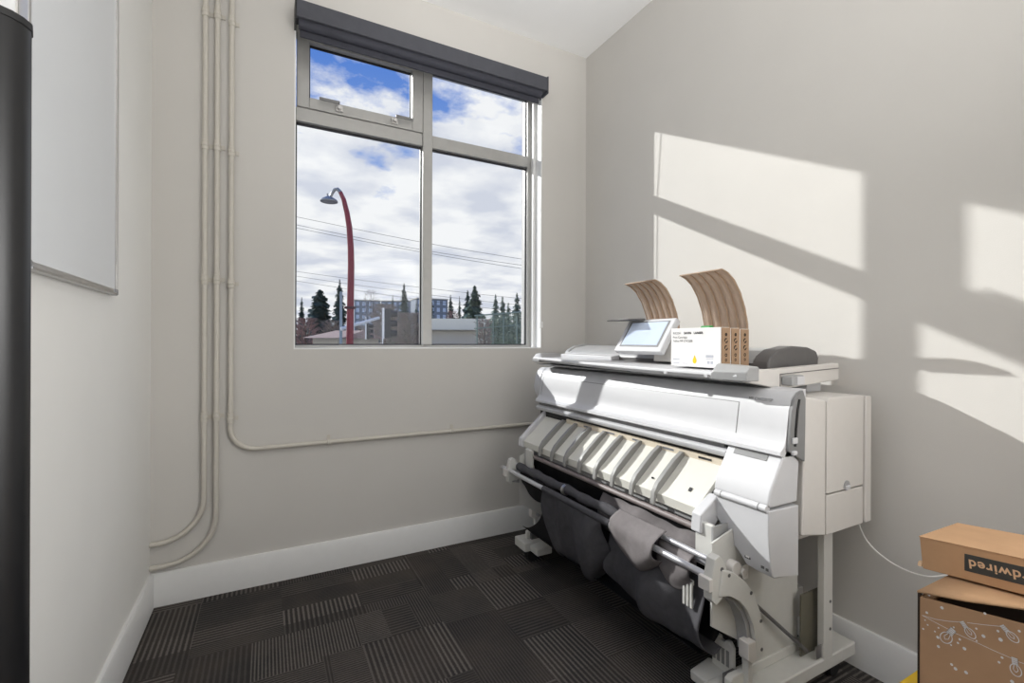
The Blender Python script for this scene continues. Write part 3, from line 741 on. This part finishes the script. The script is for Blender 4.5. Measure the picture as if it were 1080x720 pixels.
# ------------------------------------------------------------------ cardboard boxes, right foreground
K = .765                       # the stack stands clear of the wall
def kz(z): return H-(H-z)*K
FXB, FYB, ZB = 1.466*K, .559*K, kz(.523)
BX1, BY0_ = FXB+.275, .03
bb = thing('cardboard_box', (FXB+.14, .22, 0), 'brown cardboard box printed with white string lights standing on floor in right foreground', 'box')
mb = MB()
TS = .155
mb.hexa([(FXB, BY0_, 0), (FXB+.005, BY0_, 0), (FXB+.005, FYB, 0), (FXB, FYB, 0), (FXB, BY0_, ZB-.012+(FYB-BY0_)*TS), (FXB+.005, BY0_, ZB-.012+(FYB-BY0_)*TS), (FXB+.005, FYB, ZB-.012), (FXB, FYB, ZB-.012)]); mb.box(BX1-.005, BX1, BY0_, FYB, 0, ZB-.01)
mb.box(FXB+.005, BX1-.005, FYB-.005, FYB, 0, ZB-.01); mb.box(FXB+.005, BX1-.005, BY0_, BY0_+.005, 0, ZB-.01); mb.box(FXB+.005, BX1-.005, BY0_+.005, FYB-.005, 0, .006)
car = mb.build('carton', kraft_dk, bb, bevel=.001)
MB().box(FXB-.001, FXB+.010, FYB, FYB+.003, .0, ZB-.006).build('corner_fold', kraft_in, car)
UXF = 1.622*K-.003
def fz(y): return ZB-.005+(.468-y)*.104-.003
rowsf = []
for y, zf in ((FYB+.003, ZB-.003), (.36, ZB+.014), (.2865, ZB+.037), (.19, ZB+.060), (.10, ZB+.072)):
    rowsf.append([(FXB-.003, y, zf), (lerp(FXB, UXF, .5), y, lerp(zf, min(zf, fz(y)), .55)), (UXF, y, min(zf, fz(y))), (BX1, y, min(zf, fz(y)-.004))])
MB().sheet(rowsf).build('top_flap', kraft, bb, solid=.0035)
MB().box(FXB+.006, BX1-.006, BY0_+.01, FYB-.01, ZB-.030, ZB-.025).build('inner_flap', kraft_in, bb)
fx = FXB-.0012
def OB(px, py): return on_x(px, py, fx)
def zoompx(a, b_): return 960+a/7.2, 620+b_/7.2
def line_strip(mb, pts, w):
    for a, b_ in zip(pts[:-1], pts[1:]):
        a = Vector(a); b_ = Vector(b_); dd = (b_-a).normalized(); nn = Vector((1, 0, 0)).cross(dd)*w/2
        mb.quad(a-nn, a+nn, b_+nn, b_-nn)
for strand in (((97, 195), (200, 225), (300, 240), (390, 246)), ((440, 250), (560, 265), (690, 277)), ((97, 195), (200, 250), (300, 302)), ((345, 328), (500, 395), (640, 460), (780, 520)), ((830, 545), (900, 570), (1000, 590))):
    mb = MB(); line_strip(mb, [OB(*zoompx(a, b_)) for a, b_ in strand], .0009); mb.build('string_print', ink_white, car, smooth=0)
def bulb(cap, tip):
    c = OB(*zoompx(*cap)); t = OB(*zoompx(*tip)); ax = (t-c); ln = ax.length; ax.normalize(); sd = Vector((1, 0, 0)).cross(ax)
    P_ = lambda a, s_: c+ax*a*ln+sd*s_*ln
    mb = MB()
    mb.quad(P_(0, -.13), P_(0, -.11), P_(.38, -.11), P_(.38, -.13)); mb.quad(P_(0, .11), P_(0, .13), P_(.38, .13), P_(.38, .11))
    for k in range(4):
        mb.quad(P_(.0+.095*k, -.13), P_(.0+.095*k, .13), P_(.078+.095*k, .13), P_(.078+.095*k, -.13))
    line_strip(mb, [P_(.68-.32*math.cos(q), .23*math.sin(q)) for q in [2*math.pi*k/24 for k in range(25)]], .0014)
    line_strip(mb, [P_(.36, -.04), P_(.66, -.10), P_(.80, 0), P_(.66, .10), P_(.36, .04)], .0010)
    mb.build('bulb_print', ink_white, car, smooth=0)
for c_, t_ in (((395, 240), (495, 372)), ((335, 300), (255, 395)), ((700, 268), (825, 400)), ((800, 515), (815, 655))):
    bulb(c_, t_)
for a, b_, r_ in ((150, 42, 8), (248, 138, 11), (133, 175, 9), (120, 232, 5), (140, 268, 6), (106, 298, 7), (222, 290, 6), (195, 318, 6), (217, 362, 10), (222, 432, 10), (338, 286, 6), (318, 420, 6), (384, 377, 8), (370, 404, 7), (420, 447, 11), (510, 295, 7), (564, 352, 11), (512, 388, 6), (574, 180, 8), (694, 378, 12), (674, 313, 8), (706, 514, 8), (683, 550, 8), (323, 568, 9), (352, 600, 11), (433, 628, 11), (783, 697, 11), (836, 313, 8)):
    c = OB(*zoompx(a, b_)); n = 10; rr = r_/7.2/FPX*.85
    mb = MB(); mb.v = [tuple(c+Vector((0, rr*math.cos(2*math.pi*q/n), rr*1.1*math.sin(2*math.pi*q/n)))) for q in range(n)]; mb.f = [tuple(range(n))]
    mb.build('dot_print', ink_white, car, smooth=0)

ub = thing('cardboard_box', (1.33, .3, .66), 'flat kraft mailer box with black upside-down lettered label on top of the string-light box', 'box')
UX0, UX1, UY1, UY0, UZ, UH, PT = 1.622*K, 1.842*K, .612*K, .06, kz(.5205), .086*K, math.tan(math.radians(6.0))
def up_(x, y, z): return (x, y, UZ+(UY1-y)*PT+z)
MB().hexa([up_(UX0, UY0, 0), up_(UX1, UY0, 0), up_(UX1, UY1, 0), up_(UX0, UY1, 0), up_(UX0, UY0, UH), up_(UX1, UY0, UH), up_(UX1, UY1, UH), up_(UX0, UY1+.006, UH)]).build('carton', kraft, ub, bevel=.0012)
MB().hexa([up_(UX0-.001, UY0, UH), up_(UX1, UY0, UH), up_(UX1, UY1, UH), up_(UX0-.001, UY1+.007, UH), up_(UX0-.001, UY0, UH+.002), up_(UX1, UY0, UH+.002), up_(UX1, UY1, UH+.002), up_(UX0-.001, UY1+.007, UH+.002)]).build('lid', kraft, ub, bevel=.0008)
L0, L1, LZ0, LZ1 = .15, .524*K, .024*K, .068*K
lab = MB().hexa([up_(UX0-.001, L0, LZ0), up_(UX0, L0, LZ0), up_(UX0, L1, LZ0), up_(UX0-.001, L1, LZ0), up_(UX0-.001, L0, LZ1), up_(UX0, L0, LZ1), up_(UX0, L1, LZ1), up_(UX0-.001, L1, LZ1)]).build('label', label_black, ub)
# upside-down: the word starts at the near end
text_mesh('label_print', 'hardwired', .0315*K, up_(UX0-.0016, .517*K, .0555*K), (0, 1, -PT), (0, -PT, -1), kraft_lt, lab, bold=.0005, spacing=1.1, align='RIGHT')
MB().hexa([(UX0-.003, UY1+.001, UZ+.004), (UX0+.010, UY1+.001, UZ+.004), (UX0+.010, UY1+.008, UZ+.004), (UX0-.003, UY1+.008, UZ+.004),
                (UX0+.000, UY1+.001, UZ+.012), (UX0+.010, UY1+.001, UZ+.012), (UX0+.010, UY1+.008, UZ+.012), (UX0+.000, UY1+.008, UZ+.012)]).build('loose_tab', kraft_lt, ub)
yb = thing('yellow_box', (1.25, .45, 0), 'yellow box mostly hidden behind the string-light cardboard box', 'box')
MB().box(1.118, 1.395, FYB+.006, .458, 0, .458).build('tub', yellow_pl, yb, bevel=.004)
MB().box(1.112, 1.400, FYB+.004, .462, .458, .470).build('lid', yellow_pl, yb, bevel=.003)
# cord
cpts = [on_x(906, 549, 1.79), on_x(910, 560, 1.80), on_x(918, 573, 1.81), on_x(934, 587, 1.815), on_x(950, 597, 1.81), on_x(968, 604, 1.80), on_x(985, 606.5, 1.80), on_x(1010, 605, 1.82), on_x(1060, 620, 1.85)]
fine = []
for i in range(len(cpts)-1):
    for k in range(4):
        p0 = cpts[max(i-1, 0)]; p1 = cpts[i]; p2 = cpts[i+1]; p3 = cpts[min(i+2, len(cpts)-1)]; t = k/4
        fine.append(.5*((2*p1)+(-p0+p2)*t+(2*p0-5*p1+4*p2-p3)*t*t+(-p0+3*p1-3*p2+p3)*t**3))
fine.append(cpts[-1])
tag(MB().tube(fine, .0026, 8).build('power_cord', cord_m), 'thin white cord hanging from the back of the printer towards the cardboard boxes', 'cord')

# ------------------------------------------------------------------ outside
asphalt = M('asphalt', (120, 120, 122), .9, var=.1, scale=.5)
MB().box(-160, 220, 3.2, 260, GZ-.3, GZ).build('ground', asphalt)['kind'] = 'structure'
red_paint = M('lamp_red', (132, 44, 56), .45, var=.1, scale=2)
lamp_grey = M('lamp_grey', (150, 152, 152), .4, .5)
sig_white = M('signal_white', (222, 224, 224), .5)
sig_blue = M('pole_pale_blue', (150, 164, 172), .5)
sig_dark = M('signal_dark', (48, 50, 52), .6)
conifer_m = [M('conifer_dark', (84, 104, 96), .9, var=.35, scale=1.2), M('conifer_mid', (104, 124, 108), .9, var=.35, scale=1.2), M('conifer_pale', (146, 162, 146), .9, var=.3, scale=1.2)]
twig_m = M('bare_twigs', (140, 130, 122), .95, var=.3, scale=1)
twig_m2 = M('bare_twigs_red', (152, 128, 122), .95, var=.3, scale=1)
bark = M('bark', (84, 70, 60), .95)
bld_blue = M('building_blue', (122, 132, 142), .7, var=.1, scale=.4)
bld_pale = M('building_pale', (206, 201, 186), .7, var=.05)
bld_glass = M('building_windows', (190, 206, 224), .25, var=.1)
roof_grey = M('roof_grey', (170, 166, 146), .7, var=.08)
roof_red = M('roof_red', (160, 134, 120), .8, var=.1)
rail_m = M('rail_green_grey', (136, 152, 140), .6, var=.1)
wire_m = M('wire_black', (70, 72, 78), .6)
def ground_at(px, d): p = at_depth(px, 360, d); return Vector((p.x, p.y, GZ))
# street lamp
dl = 14.
sl = thing('street_lamp', ground_at(369, dl), 'dark red street lamp with curved neck outside the window', 'lamp')
base = ground_at(369, dl)
pp = [(369, 360), (369.5, 320), (370, 280), (369.6, 262), (368, 240), (365.5, 225), (362, 211), (358.5, 203.5), (355.5, 200), (352.5, 200.5), (350, 204), (348, 208)]
pw = [at_depth(a, b_, dl) for a, b_ in pp]
n_ = 8
MB().tube([base]+pw[:n_], [.115, .105, .10, .095, .092, .085, .078, .068, .06], 14).build('lamp_post', red_paint, sl, smooth=60)
MB().tube(pw[n_-1:], [.06, .052, .048, .045, .045], 12).build('lamp_arm', lamp_grey, sl, smooth=60)
hc = at_depth(346.5, 212.8, dl)
MB().lathe(hc, [(.001, -.02), (.25, -.02), (.255, 0), (.22, .05), (.12, .11), (.05, .15), (.001, .16)], 24).build('lamp_head', lamp_grey, sl, smooth=40)
MB().tube([hc+Vector((-.04, -.02, .12)), hc+Vector((-.05, -.02, .22))], .02, 8).build('photocell', lamp_grey, sl)
ring = at_depth(369, 325, dl); MB().lathe(ring, [(.10, -.04), (.17, -.03), (.17, .03), (.10, .04)], 16).build('collar', M('lamp_collar', (74, 34, 42), .5), sl)
# traffic signals
ds = 22.
tp = thing('traffic_pole', ground_at(359.5, ds), 'pale blue-grey signal pole with white arm behind the street lamp', 'signal pole')
p0 = ground_at(359.5, ds); MB().tube([p0, at_depth(359.5, 308, ds)], [.10, .06], 10).build('pole', sig_blue, tp)
MB().tube([at_depth(359.5, 347.5, ds-.2), at_depth(400, 335.5, ds+1)], [.09, .07], 10).build('signal_arm', sig_white, tp)
def signal(name_label, px, py0, py1, d, pole):
    a = at_depth(px, py1, d); b_ = at_depth(px, py0, d); hh = b_.z-a.z
    t = thing('traffic_signal', a if not pole else Vector((a.x, a.y, GZ)), name_label, 'traffic light')
    w = hh*.11
    MB().box(a.x-w, a.x+w, a.y-w, a.y+w, a.z, b_.z).build('housing', sig_dark, t, bevel=.02)
    for k in range(3):
        z = a.z+hh*(k+.5)/3
        MB().tube([(a.x+w, a.y-.02, z), (a.x+w*3.0, a.y-.05, z)], hh*.11, 12).build('visor', sig_dark, t)
    MB().box(a.x-w*1.25, a.x-w*1.0, a.y-w*1.2, a.y+w*1.2, a.z-.03, b_.z+.03).build('back_board', sig_white, t)
    MB().tube([(a.x-w*1.3, a.y, GZ if pole else a.z), (a.x-w*1.3, a.y, b_.z+(.0 if pole else .35))], .03, 8).build('post' if pole else 'hanger', sig_white, t)
signal('white-edged traffic signal hanging below the white arm', 388, 341.5, 358, ds+2.2, False)
signal('tall traffic signal on its own white post right of the signal arm', 408, 326, 357, ds-2, True)
# overhead wires
def wire(label, pts, d, r=.012):
    w = [at_depth(a, b_, d) for a, b_ in pts]
    fine = []
    for i in range(len(w)-1):
        for k in range(4):
            p0 = w[max(i-1, 0)]; p1 = w[i]; p2 = w[i+1]; p3 = w[min(i+2, len(w)-1)]; t = k/4
            fine.append(.5*((2*p1)+(-p0+p2)*t+(2*p0-5*p1+4*p2-p3)*t*t+(-p0+3*p1-3*p2+p3)*t**3))
    fine.append(w[-1])
    tag(MB().tube(fine, r, 6).build('overhead_wire', wire_m), label, 'wire', 'overhead wires outside the window')
wire('overhead wire, highest of all those crossing the window', [(200, 207), (313, 229.5), (438, 254.5), (553, 273.5), (680, 291)], 30)
wire('overhead wire, upper of the close pair below the highest wire', [(200, 214), (313, 238), (438, 262.5), (553, 280), (680, 296)], 30)
wire('overhead wire, lower of the close pair below the highest wire', [(200, 217), (313, 241.3), (438, 265), (553, 283.5), (680, 300)], 30)
wire('overhead wire, top one of the low set just above the trees', [(200, 268), (313, 287), (440, 303), (553, 315), (680, 326)], 36)
wire('overhead wire, middle one of the low set just above the trees', [(200, 273), (313, 292), (440, 309.5), (553, 322), (680, 333)], 36)
wire('overhead wire, bottom one of the low set just above the trees', [(200, 279), (313, 297), (440, 316), (553, 329), (680, 340)], 36)
# conifers
def conifer(label, px, ptop, wpx, d, mi, seed, dense=1., blunt=0.):
    rnd = random.Random(seed)
    g = ground_at(px, d); top = at_depth(px, ptop, d); h = top.z-GZ; R = wpx/2/FPX*d
    t = thing('conifer', g, label, 'tree', 'conifers beyond the street')
    MB().tube([g, Vector((top.x, top.y, top.z-.1))], [R*.10, .03], 6).build('trunk', bark, t)
    mb = MB()
    vis = (360-ptop)/FPX*d*1.35      # height of the crown that matters
    n = int(1300*dense)
    for i in range(n):
        f_ = rnd.random()**.8         # 0 top .. 1 bottom
        z = top.z-vis*f_
        env = (f_**(.7-.3*blunt))*R*(1.05)
        lay = .85+.2*math.sin(f_*70+rnd.uniform(-.8, .8))
        rr = env*lay*rnd.uniform(.5, 1.12)*1.5; a = rnd.uniform(0, 2*math.pi)
        c = Vector((top.x+rr*.25*math.cos(a), top.y+rr*.25*math.sin(a), z+rr*.15))
        e = Vector((top.x+rr*math.cos(a), top.y+rr*math.sin(a), z-rr*rnd.uniform(.1, .5)))
        sd = Vector((-math.sin(a), math.cos(a), rnd.uniform(-.5, .5)))*(.10*R+.22*rr)
        mb.tri(c-sd*.6, e, c+sd*.6); mb.tri(c-sd*.8+Vector((0, 0, -.05*R)), e+sd*.7, e-sd*.7+Vector((0, 0, .12*rr)))
    mb.build('crown', conifer_m[mi], t, smooth=0, fixn=False)
conifer('small dark conifer at the left edge of the lower left pane', 318, 314, 11, 56, 0, 1)
conifer('broad dense conifer left of the street lamp, second from left edge', 337, 306, 26, 66, 0, 2, 1.8, .7)
conifer('tall pointed conifer just left of the street lamp', 358, 295, 18, 58, 0, 3, 1.3)
conifer('small conifer behind the blue building left of the tall one', 405, 317, 9, 112, 0, 4, .7)
conifer('pointed conifer next to the tall one above the blue building', 414, 311, 10, 95, 0, 5, .7)
conifer('tall loose conifer nearest the mullion on its left', 426, 299, 17, 80, 0, 6, 1.2)
conifer('small conifer against the mullion at the right of the left pane', 439, 315, 8, 95, 0, 7, .6)
conifer('conifer touching the mullion on its right side', 455, 308, 9, 95, 0, 8, .7)
conifer('conifer just right of the blue apartment block end', 475, 311, 13, 86, 0, 9, 1.)
conifer('thin pale conifer between two darker ones', 484.5, 312, 9, 80, 1, 10, .7)
conifer('dark conifer forming the left shoulder of the tallest clump', 493, 306, 17, 74, 0, 11, 1.4)
conifer('tallest conifer in the right pane with broad crown', 500.5, 301, 22, 64, 1, 12, 1.6, .5)
conifer('pale conifer, left of the pair right of the tallest', 522.5, 310, 13, 84, 2, 13, 1., .3)
conifer('pale conifer, right of the pair right of the tallest', 530, 312, 13, 92, 2, 14, 1., .3)
conifer('pale conifer closest to the right window jamb', 545, 308, 17, 80, 2, 15, 1.1)
conifer('low round pale conifer beside the jamb conifer', 536, 319, 12, 110, 2, 16, .8, .5)
# bare trees / shrubs
def bare(label, px, ptop, wpx, d, m, seed, n=700):
    rnd = random.Random(seed); g = ground_at(px, d); top = at_depth(px, ptop, d); R = wpx/2/FPX*d
    t = thing('bare_tree', g, label, 'tree', 'leafless trees across the street')
    z0 = GZ+.4*(top.z-GZ)
    MB().tube([g, Vector((g.x, g.y, top.z-.6))], [.14, .04], 6).build('trunk', bark, t)
    mb = MB(); hh = top.z-z0
    for i in range(n):
        a = rnd.uniform(0, 6.283); f_ = rnd.random(); rr = R*math.sqrt(rnd.random())*math.sqrt(max(.05, 1-(2*f_-1)**2*.9))
        c = Vector((g.x+rr*math.cos(a), g.y+rr*math.sin(a), z0+hh*f_))
        dr_ = Vector((math.cos(a)*rnd.uniform(.2, 1), math.sin(a)*rnd.uniform(.2, 1), rnd.uniform(.2, 1))).normalized()*rnd.uniform(.3, .9)
        sd = dr_.cross(Vector((rnd.uniform(-1, 1), rnd.uniform(-1, 1), .2))).normalized()*rnd.uniform(.02, .06)
        e = c+dr_; e.z = min(e.z, top.z)
        mb.tri(c-sd, c+sd, e)
    mb.build('twigs', m, t, smooth=0, fixn=False)
bare('leafless shrub at the left edge below the conifers', 322, 336, 26, 38, twig_m2, 31, 900)
bare('leafless tree below the tall conifer beside the lamp', 350, 338, 20, 44, twig_m, 32, 800)
bare('leafless bushy tree behind the tall traffic signal', 406, 321, 30, 40, twig_m, 33, 1500)
bare('leafless bushy tree left of the mullion', 432, 330, 24, 33, twig_m, 34, 1200)
bare('leafless tree just right of the street lamp', 381, 344, 14, 42, twig_m, 35, 600)
bare('thin leafless tree rising above the blue building', 391, 306, 18, 100, twig_m, 36, 500)
bare('low leafless shrub between the pale roof and railing', 511, 336, 10, 34, twig_m2, 37, 500)
bare('reddish leafless shrub at the near end of the apartment block', 477, 328, 14, 60, twig_m2, 38, 500)
# apartment blocks
def building(label, x0, x1, ptop, d0, d1, rows, cols, mat):
    a = at_depth(x0, ptop, d0); b_ = at_depth(x1, ptop, d1)
    dirv = Vector((b_.x-a.x, b_.y-a.y, 0)); ln = dirv.length; dirv.normalize(); nn = Vector((dirv.y, -dirv.x, 0))
    if nn.dot(Vector((a.x, a.y, 0))) > 0: nn = -nn
    t = thing('apartment_building', Vector(((a.x+b_.x)/2, (a.y+b_.y)/2, GZ)), label, 'building', 'apartment blocks across the street')
    def P_(s_, k, z): q = Vector((a.x, a.y, 0))+dirv*s_+nn*k; return (q.x, q.y, z)
    zt_ = a.z
    wl = MB().hexa([P_(0, -10, GZ), P_(ln, -10, GZ), P_(ln, 0, GZ), P_(0, 0, GZ), P_(0, -10, zt_), P_(ln, -10, zt_), P_(ln, 0, zt_), P_(0, 0, zt_)]).build('wall', mat, t)
    MB().hexa([P_(-.3, -10.3, zt_), P_(ln+.3, -10.3, zt_), P_(ln+.3, .3, zt_), P_(-.3, .3, zt_), P_(-.3, -10.3, zt_+.35), P_(ln+.3, -10.3, zt_+.35), P_(ln+.3, .3, zt_+.35), P_(-.3, .3, zt_+.35)]).build('roof', bld_pale, t)
    fl = 2.9
    for r in range(rows):
        for c in range(cols):
            s0 = ln*(c+.18)/cols; s1 = ln*(c+.68)/cols; z1 = zt_-.6-r*fl; z0 = z1-1.7
            MB().hexa([P_(s0, .0, z0), P_(s1, .0, z0), P_(s1, .08, z0), P_(s0, .08, z0), P_(s0, .0, z1), P_(s1, .0, z1), P_(s1, .08, z1), P_(s0, .08, z1)]).build('window', bld_glass, wl)
building('blue-grey apartment block right of the street lamp', 374, 401, 317, 205, 210, 4, 4, bld_blue)
building('pale-roofed blue apartment block behind the bare trees left of the mullion', 402, 432, 318, 215, 215, 4, 5, bld_blue)
building('blue apartment block showing right of the mullion', 440, 472, 315, 190, 196, 5, 5, bld_blue)
# low pale-roofed building
def lowb(label, x0, x1, ptop, pe, d, mat_r, mat_w):
    a = at_depth(x0, pe, d); b_ = at_depth(x1, pe, d); r0 = at_depth((x0+x1)/2, ptop, d+4)
    ctr = Vector(((a.x+b_.x)/2, (a.y+b_.y)/2, GZ)); t = thing('low_building', ctr, label, 'building')
    dv = (Vector((b_.x, b_.y, 0))-Vector((a.x, a.y, 0))); ln = dv.length; dv.normalize(); nn = Vector((-dv.y, dv.x, 0))
    def P_(s_, k, z): q = Vector((a.x, a.y, 0))+dv*s_+nn*k; return (q.x, q.y, z)
    MB().hexa([P_(0, 0, GZ), P_(ln, 0, GZ), P_(ln, 8, GZ), P_(0, 8, GZ), P_(0, 0, a.z), P_(ln, 0, a.z), P_(ln, 8, a.z), P_(0, 8, a.z)]).build('wall', mat_w, t)
    zr = r0.z; m = MB(); k0 = [P_(-.4, -.5, a.z), P_(ln+.4, -.5, a.z), P_(ln+.4, 8.5, a.z), P_(-.4, 8.5, a.z), P_(-.2, 4, zr), P_(ln+.2, 4, zr)]
    m.v = k0; m.f = [(0, 1, 5, 4), (2, 3, 4, 5), (1, 2, 5), (3, 0, 4), (3, 2, 1, 0)]
    m.build('roof', mat_r, t)
lowb('low pale building with a broad grey roof in the right pane', 450, 508, 336, 348, 40, roof_grey, bld_pale)
lowb('small house with a dull red roof left of the street lamp', 330, 356, 349, 357, 26, roof_red, bld_pale)
# bridge railing, right
rl = thing('street_railing', ground_at(530, 20), 'grey-green mesh railing at the bottom right of the window', 'railing')
for px in (503, 520, 531, 545, 556):
    q = at_depth(px, 328 if px == 520 else 333, 20); MB().tube([(q.x, q.y, GZ), (q.x, q.y, q.z)], .03, 8).build('post', rail_m, rl)
a = at_depth(500, 333, 20); b_ = at_depth(562, 328, 20)
MB().tube([a, b_], .03, 8).build('top_rail', rail_m, rl)
MB().tube([a-Vector((0, 0, .55)), b_-Vector((0, 0, .55))], .02, 8).build('lower_rail', rail_m, rl)
mb = MB()
for k in range(1, 50):
    p = a.lerp(b_, k/50); mb.tube([(p.x, p.y, p.z), (p.x, p.y, p.z-2.2)], .007, 4)
mb.build('mesh_infill', rail_m, rl)
hedge_m = M('hedge', (120, 132, 112), .95, var=.35, scale=1.5)
rnd = random.Random(77); mb = MB(); g0 = ground_at(512, 58); g1 = ground_at(575, 58)
for i in range(2600):
    p = g0.lerp(g1, rnd.random()); hz = rnd.random()**.6
    c = Vector((p.x, p.y+rnd.uniform(-1, 1), GZ+hz*(7.6+.6*math.sin(p.x*1.3)))); r_ = .35
    mb.tri(c+Vector((rnd.uniform(-r_, r_), rnd.uniform(-r_, r_), rnd.uniform(-r_, r_))), c+Vector((rnd.uniform(-r_, r_), rnd.uniform(-r_, r_), rnd.uniform(-r_, r_))), c+Vector((rnd.uniform(-r_, r_), rnd.uniform(-r_, r_), rnd.uniform(-r_, r_))))
tag(mb.build('hedge', hedge_m, smooth=0, fixn=False), 'grey-green hedge behind the railing in the right pane', 'hedge')

# ------------------------------------------------------------------ world sky with clouds
w = bpy.data.worlds.new('World'); S.world = w; w.use_nodes = True
nt = w.node_tree; L = nt.links; bg = nt.nodes['Background']
tc = node(nt, 'ShaderNodeTexCoord'); sp = node(nt, 'ShaderNodeSeparateXYZ'); L.new(tc.outputs['Generated'], sp.inputs[0])
def wm(op, a, b_=None, c=None):
    n = node(nt, 'ShaderNodeMath', operation=op)
    for i, v in enumerate((a, b_, c)):
        if v is None: continue
        if hasattr(v, 'links'): L.new(v, n.inputs[i])
        else: n.inputs[i].default_value = v
    return n.outputs[0]
zz = wm('ADD', wm('MAXIMUM', sp.outputs[2], 0.), .12)
cx = wm('DIVIDE', sp.outputs[0], zz); cy = wm('DIVIDE', sp.outputs[1], zz)
cb_ = node(nt, 'ShaderNodeCombineXYZ'); L.new(cx, cb_.inputs[0]); L.new(cy, cb_.inputs[1])
n1 = node(nt, 'ShaderNodeTexNoise'); n1.inputs['Scale'].default_value = 3.3; n1.inputs['Detail'].default_value = 9; n1.inputs['Roughness'].default_value = .58
L.new(cb_.outputs[0], n1.inputs['Vector'])
n2 = node(nt, 'ShaderNodeTexNoise'); n2.inputs['Scale'].default_value = 2.2; n2.inputs['Detail'].default_value = 8
mp = node(nt, 'ShaderNodeMapping'); mp.inputs['Location'].default_value = (5.3, 2.1, 0); L.new(cb_.outputs[0], mp.inputs['Vector']); L.new(mp.outputs[0], n2.inputs['Vector'])
sky = node(nt, 'ShaderNodeValToRGB'); L.new(sp.outputs[2], sky.inputs['Fac'])
sky.color_ramp.elements[0].position = 0; sky.color_ramp.elements[0].color = lin((196, 214, 240))+(1,)
sky.color_ramp.elements[1].position = .55; sky.color_ramp.elements[1].color = lin((70, 124, 214))+(1,)
cc = node(nt, 'ShaderNodeValToRGB'); L.new(n2.outputs['Fac'], cc.inputs['Fac'])
cc.color_ramp.elements[0].position = .38; cc.color_ramp.elements[0].color = lin((214, 218, 231))+(1,)
cc.color_ramp.elements[1].position = .56; cc.color_ramp.elements[1].color = lin((252, 252, 254))+(1,)
cov = node(nt, 'ShaderNodeValToRGB')
L.new(wm('ADD', n1.outputs['Fac'], wm('MULTIPLY', wm('SUBTRACT', .40, sp.outputs[2]), 1.25)), cov.inputs['Fac'])
cov.color_ramp.elements[0].position = .36; cov.color_ramp.elements[1].position = .50
mx = node(nt, 'ShaderNodeMix', data_type='RGBA'); L.new(cov.outputs['Color'], mx.inputs['Factor']); L.new(sky.outputs['Color'], mx.inputs['A']); L.new(cc.outputs['Color'], mx.inputs['B'])
L.new(mx.outputs['Result'], bg.inputs['Color']); bg.inputs['Strength'].default_value = 1.0

# ------------------------------------------------------------------ lights
sd = bpy.data.lights.new('sun', 'SUN'); sd.energy = 4.9; sd.angle = math.radians(.55); sd.color = (1, .985, .96)
so = bpy.data.objects.new('sun', sd); COL.objects.link(so)
so.rotation_euler = Vector((.565, -1, -.542)).to_track_quat('-Z', 'Y').to_euler(); so.location = (-6, 14, 9)
def area(name, loc, target, sx, sy, power, col):
    l = bpy.data.lights.new(name, 'AREA'); l.shape = 'RECTANGLE'; l.size = sx; l.size_y = sy; l.energy = power; l.color = col
    o = bpy.data.objects.new(name, l); COL.objects.link(o); o.location = loc
    o.rotation_euler = (Vector(target)-Vector(loc)).to_track_quat('-Z', 'Y').to_euler(); return o
area('bounce_fill', (.25, -.3, 1.85), (.3, -.15, HC), 1.1, 1.1, 29, (1, .99, .98))  # added fill aimed upward, imitates a flash bounced off the ceiling
area('rear_fill', (1.45, -1.35, 1.5), (-.42, 1.5, 1.1), 1.0, 2.0, 4, (1, .99, .98))  # added fill from behind the camera, not a lamp of the room
area('side_fill', (1.25, -.25, 1.3), (-.44, 1.4, 1.2), .8, 1.6, 13, (1, .99, .98))  # unseen fill added on the right to brighten the left side
def spot(name, loc, target, power, size, blend):
    l = bpy.data.lights.new(name, 'SPOT'); l.energy = power; l.spot_size = math.radians(size); l.spot_blend = blend; l.shadow_soft_size = .25; l.color = (1, .99, .98)
    o = bpy.data.objects.new(name, l); COL.objects.link(o); o.location = loc
    o.rotation_euler = (Vector(target)-Vector(loc)).to_track_quat('-Z', 'Y').to_euler()
spot('left_wall_fill', (1.65, -.5, 1.45), (-.44, 1.45, 1.15), 55, 44, .9)  # added spot, only there to brighten the left wall
spot('ceiling_fill', (.7, -1.0, 1.2), (.95, 1.55, HC), 190, 40, .9)  # added spot that lifts the visible part of the ceiling

# ------------------------------------------------------------------ camera
cd = bpy.data.cameras.new('camera'); cam = bpy.data.objects.new('camera', cd); COL.objects.link(cam)
cd.sensor_fit = 'HORIZONTAL'; cd.sensor_width = 36; cd.lens = FPX/1080*36; cd.clip_start = .01; cd.clip_end = 1000
fwd = Vector((math.sin(YAW), math.cos(YAW), 0.0))
rot = fwd.to_track_quat('-Z', 'Y').to_matrix().to_4x4() @ Matrix.Rotation(math.radians(.2), 4, 'Z')
cam.matrix_world = Matrix.Translation((0, 0, H)) @ rot
S.camera = cam
S.view_settings.view_transform = 'Standard'; S.view_settings.look = 'None'; S.view_settings.exposure = 0
S.cycles.max_bounces = 8; S.cycles.transparent_max_bounces = 12
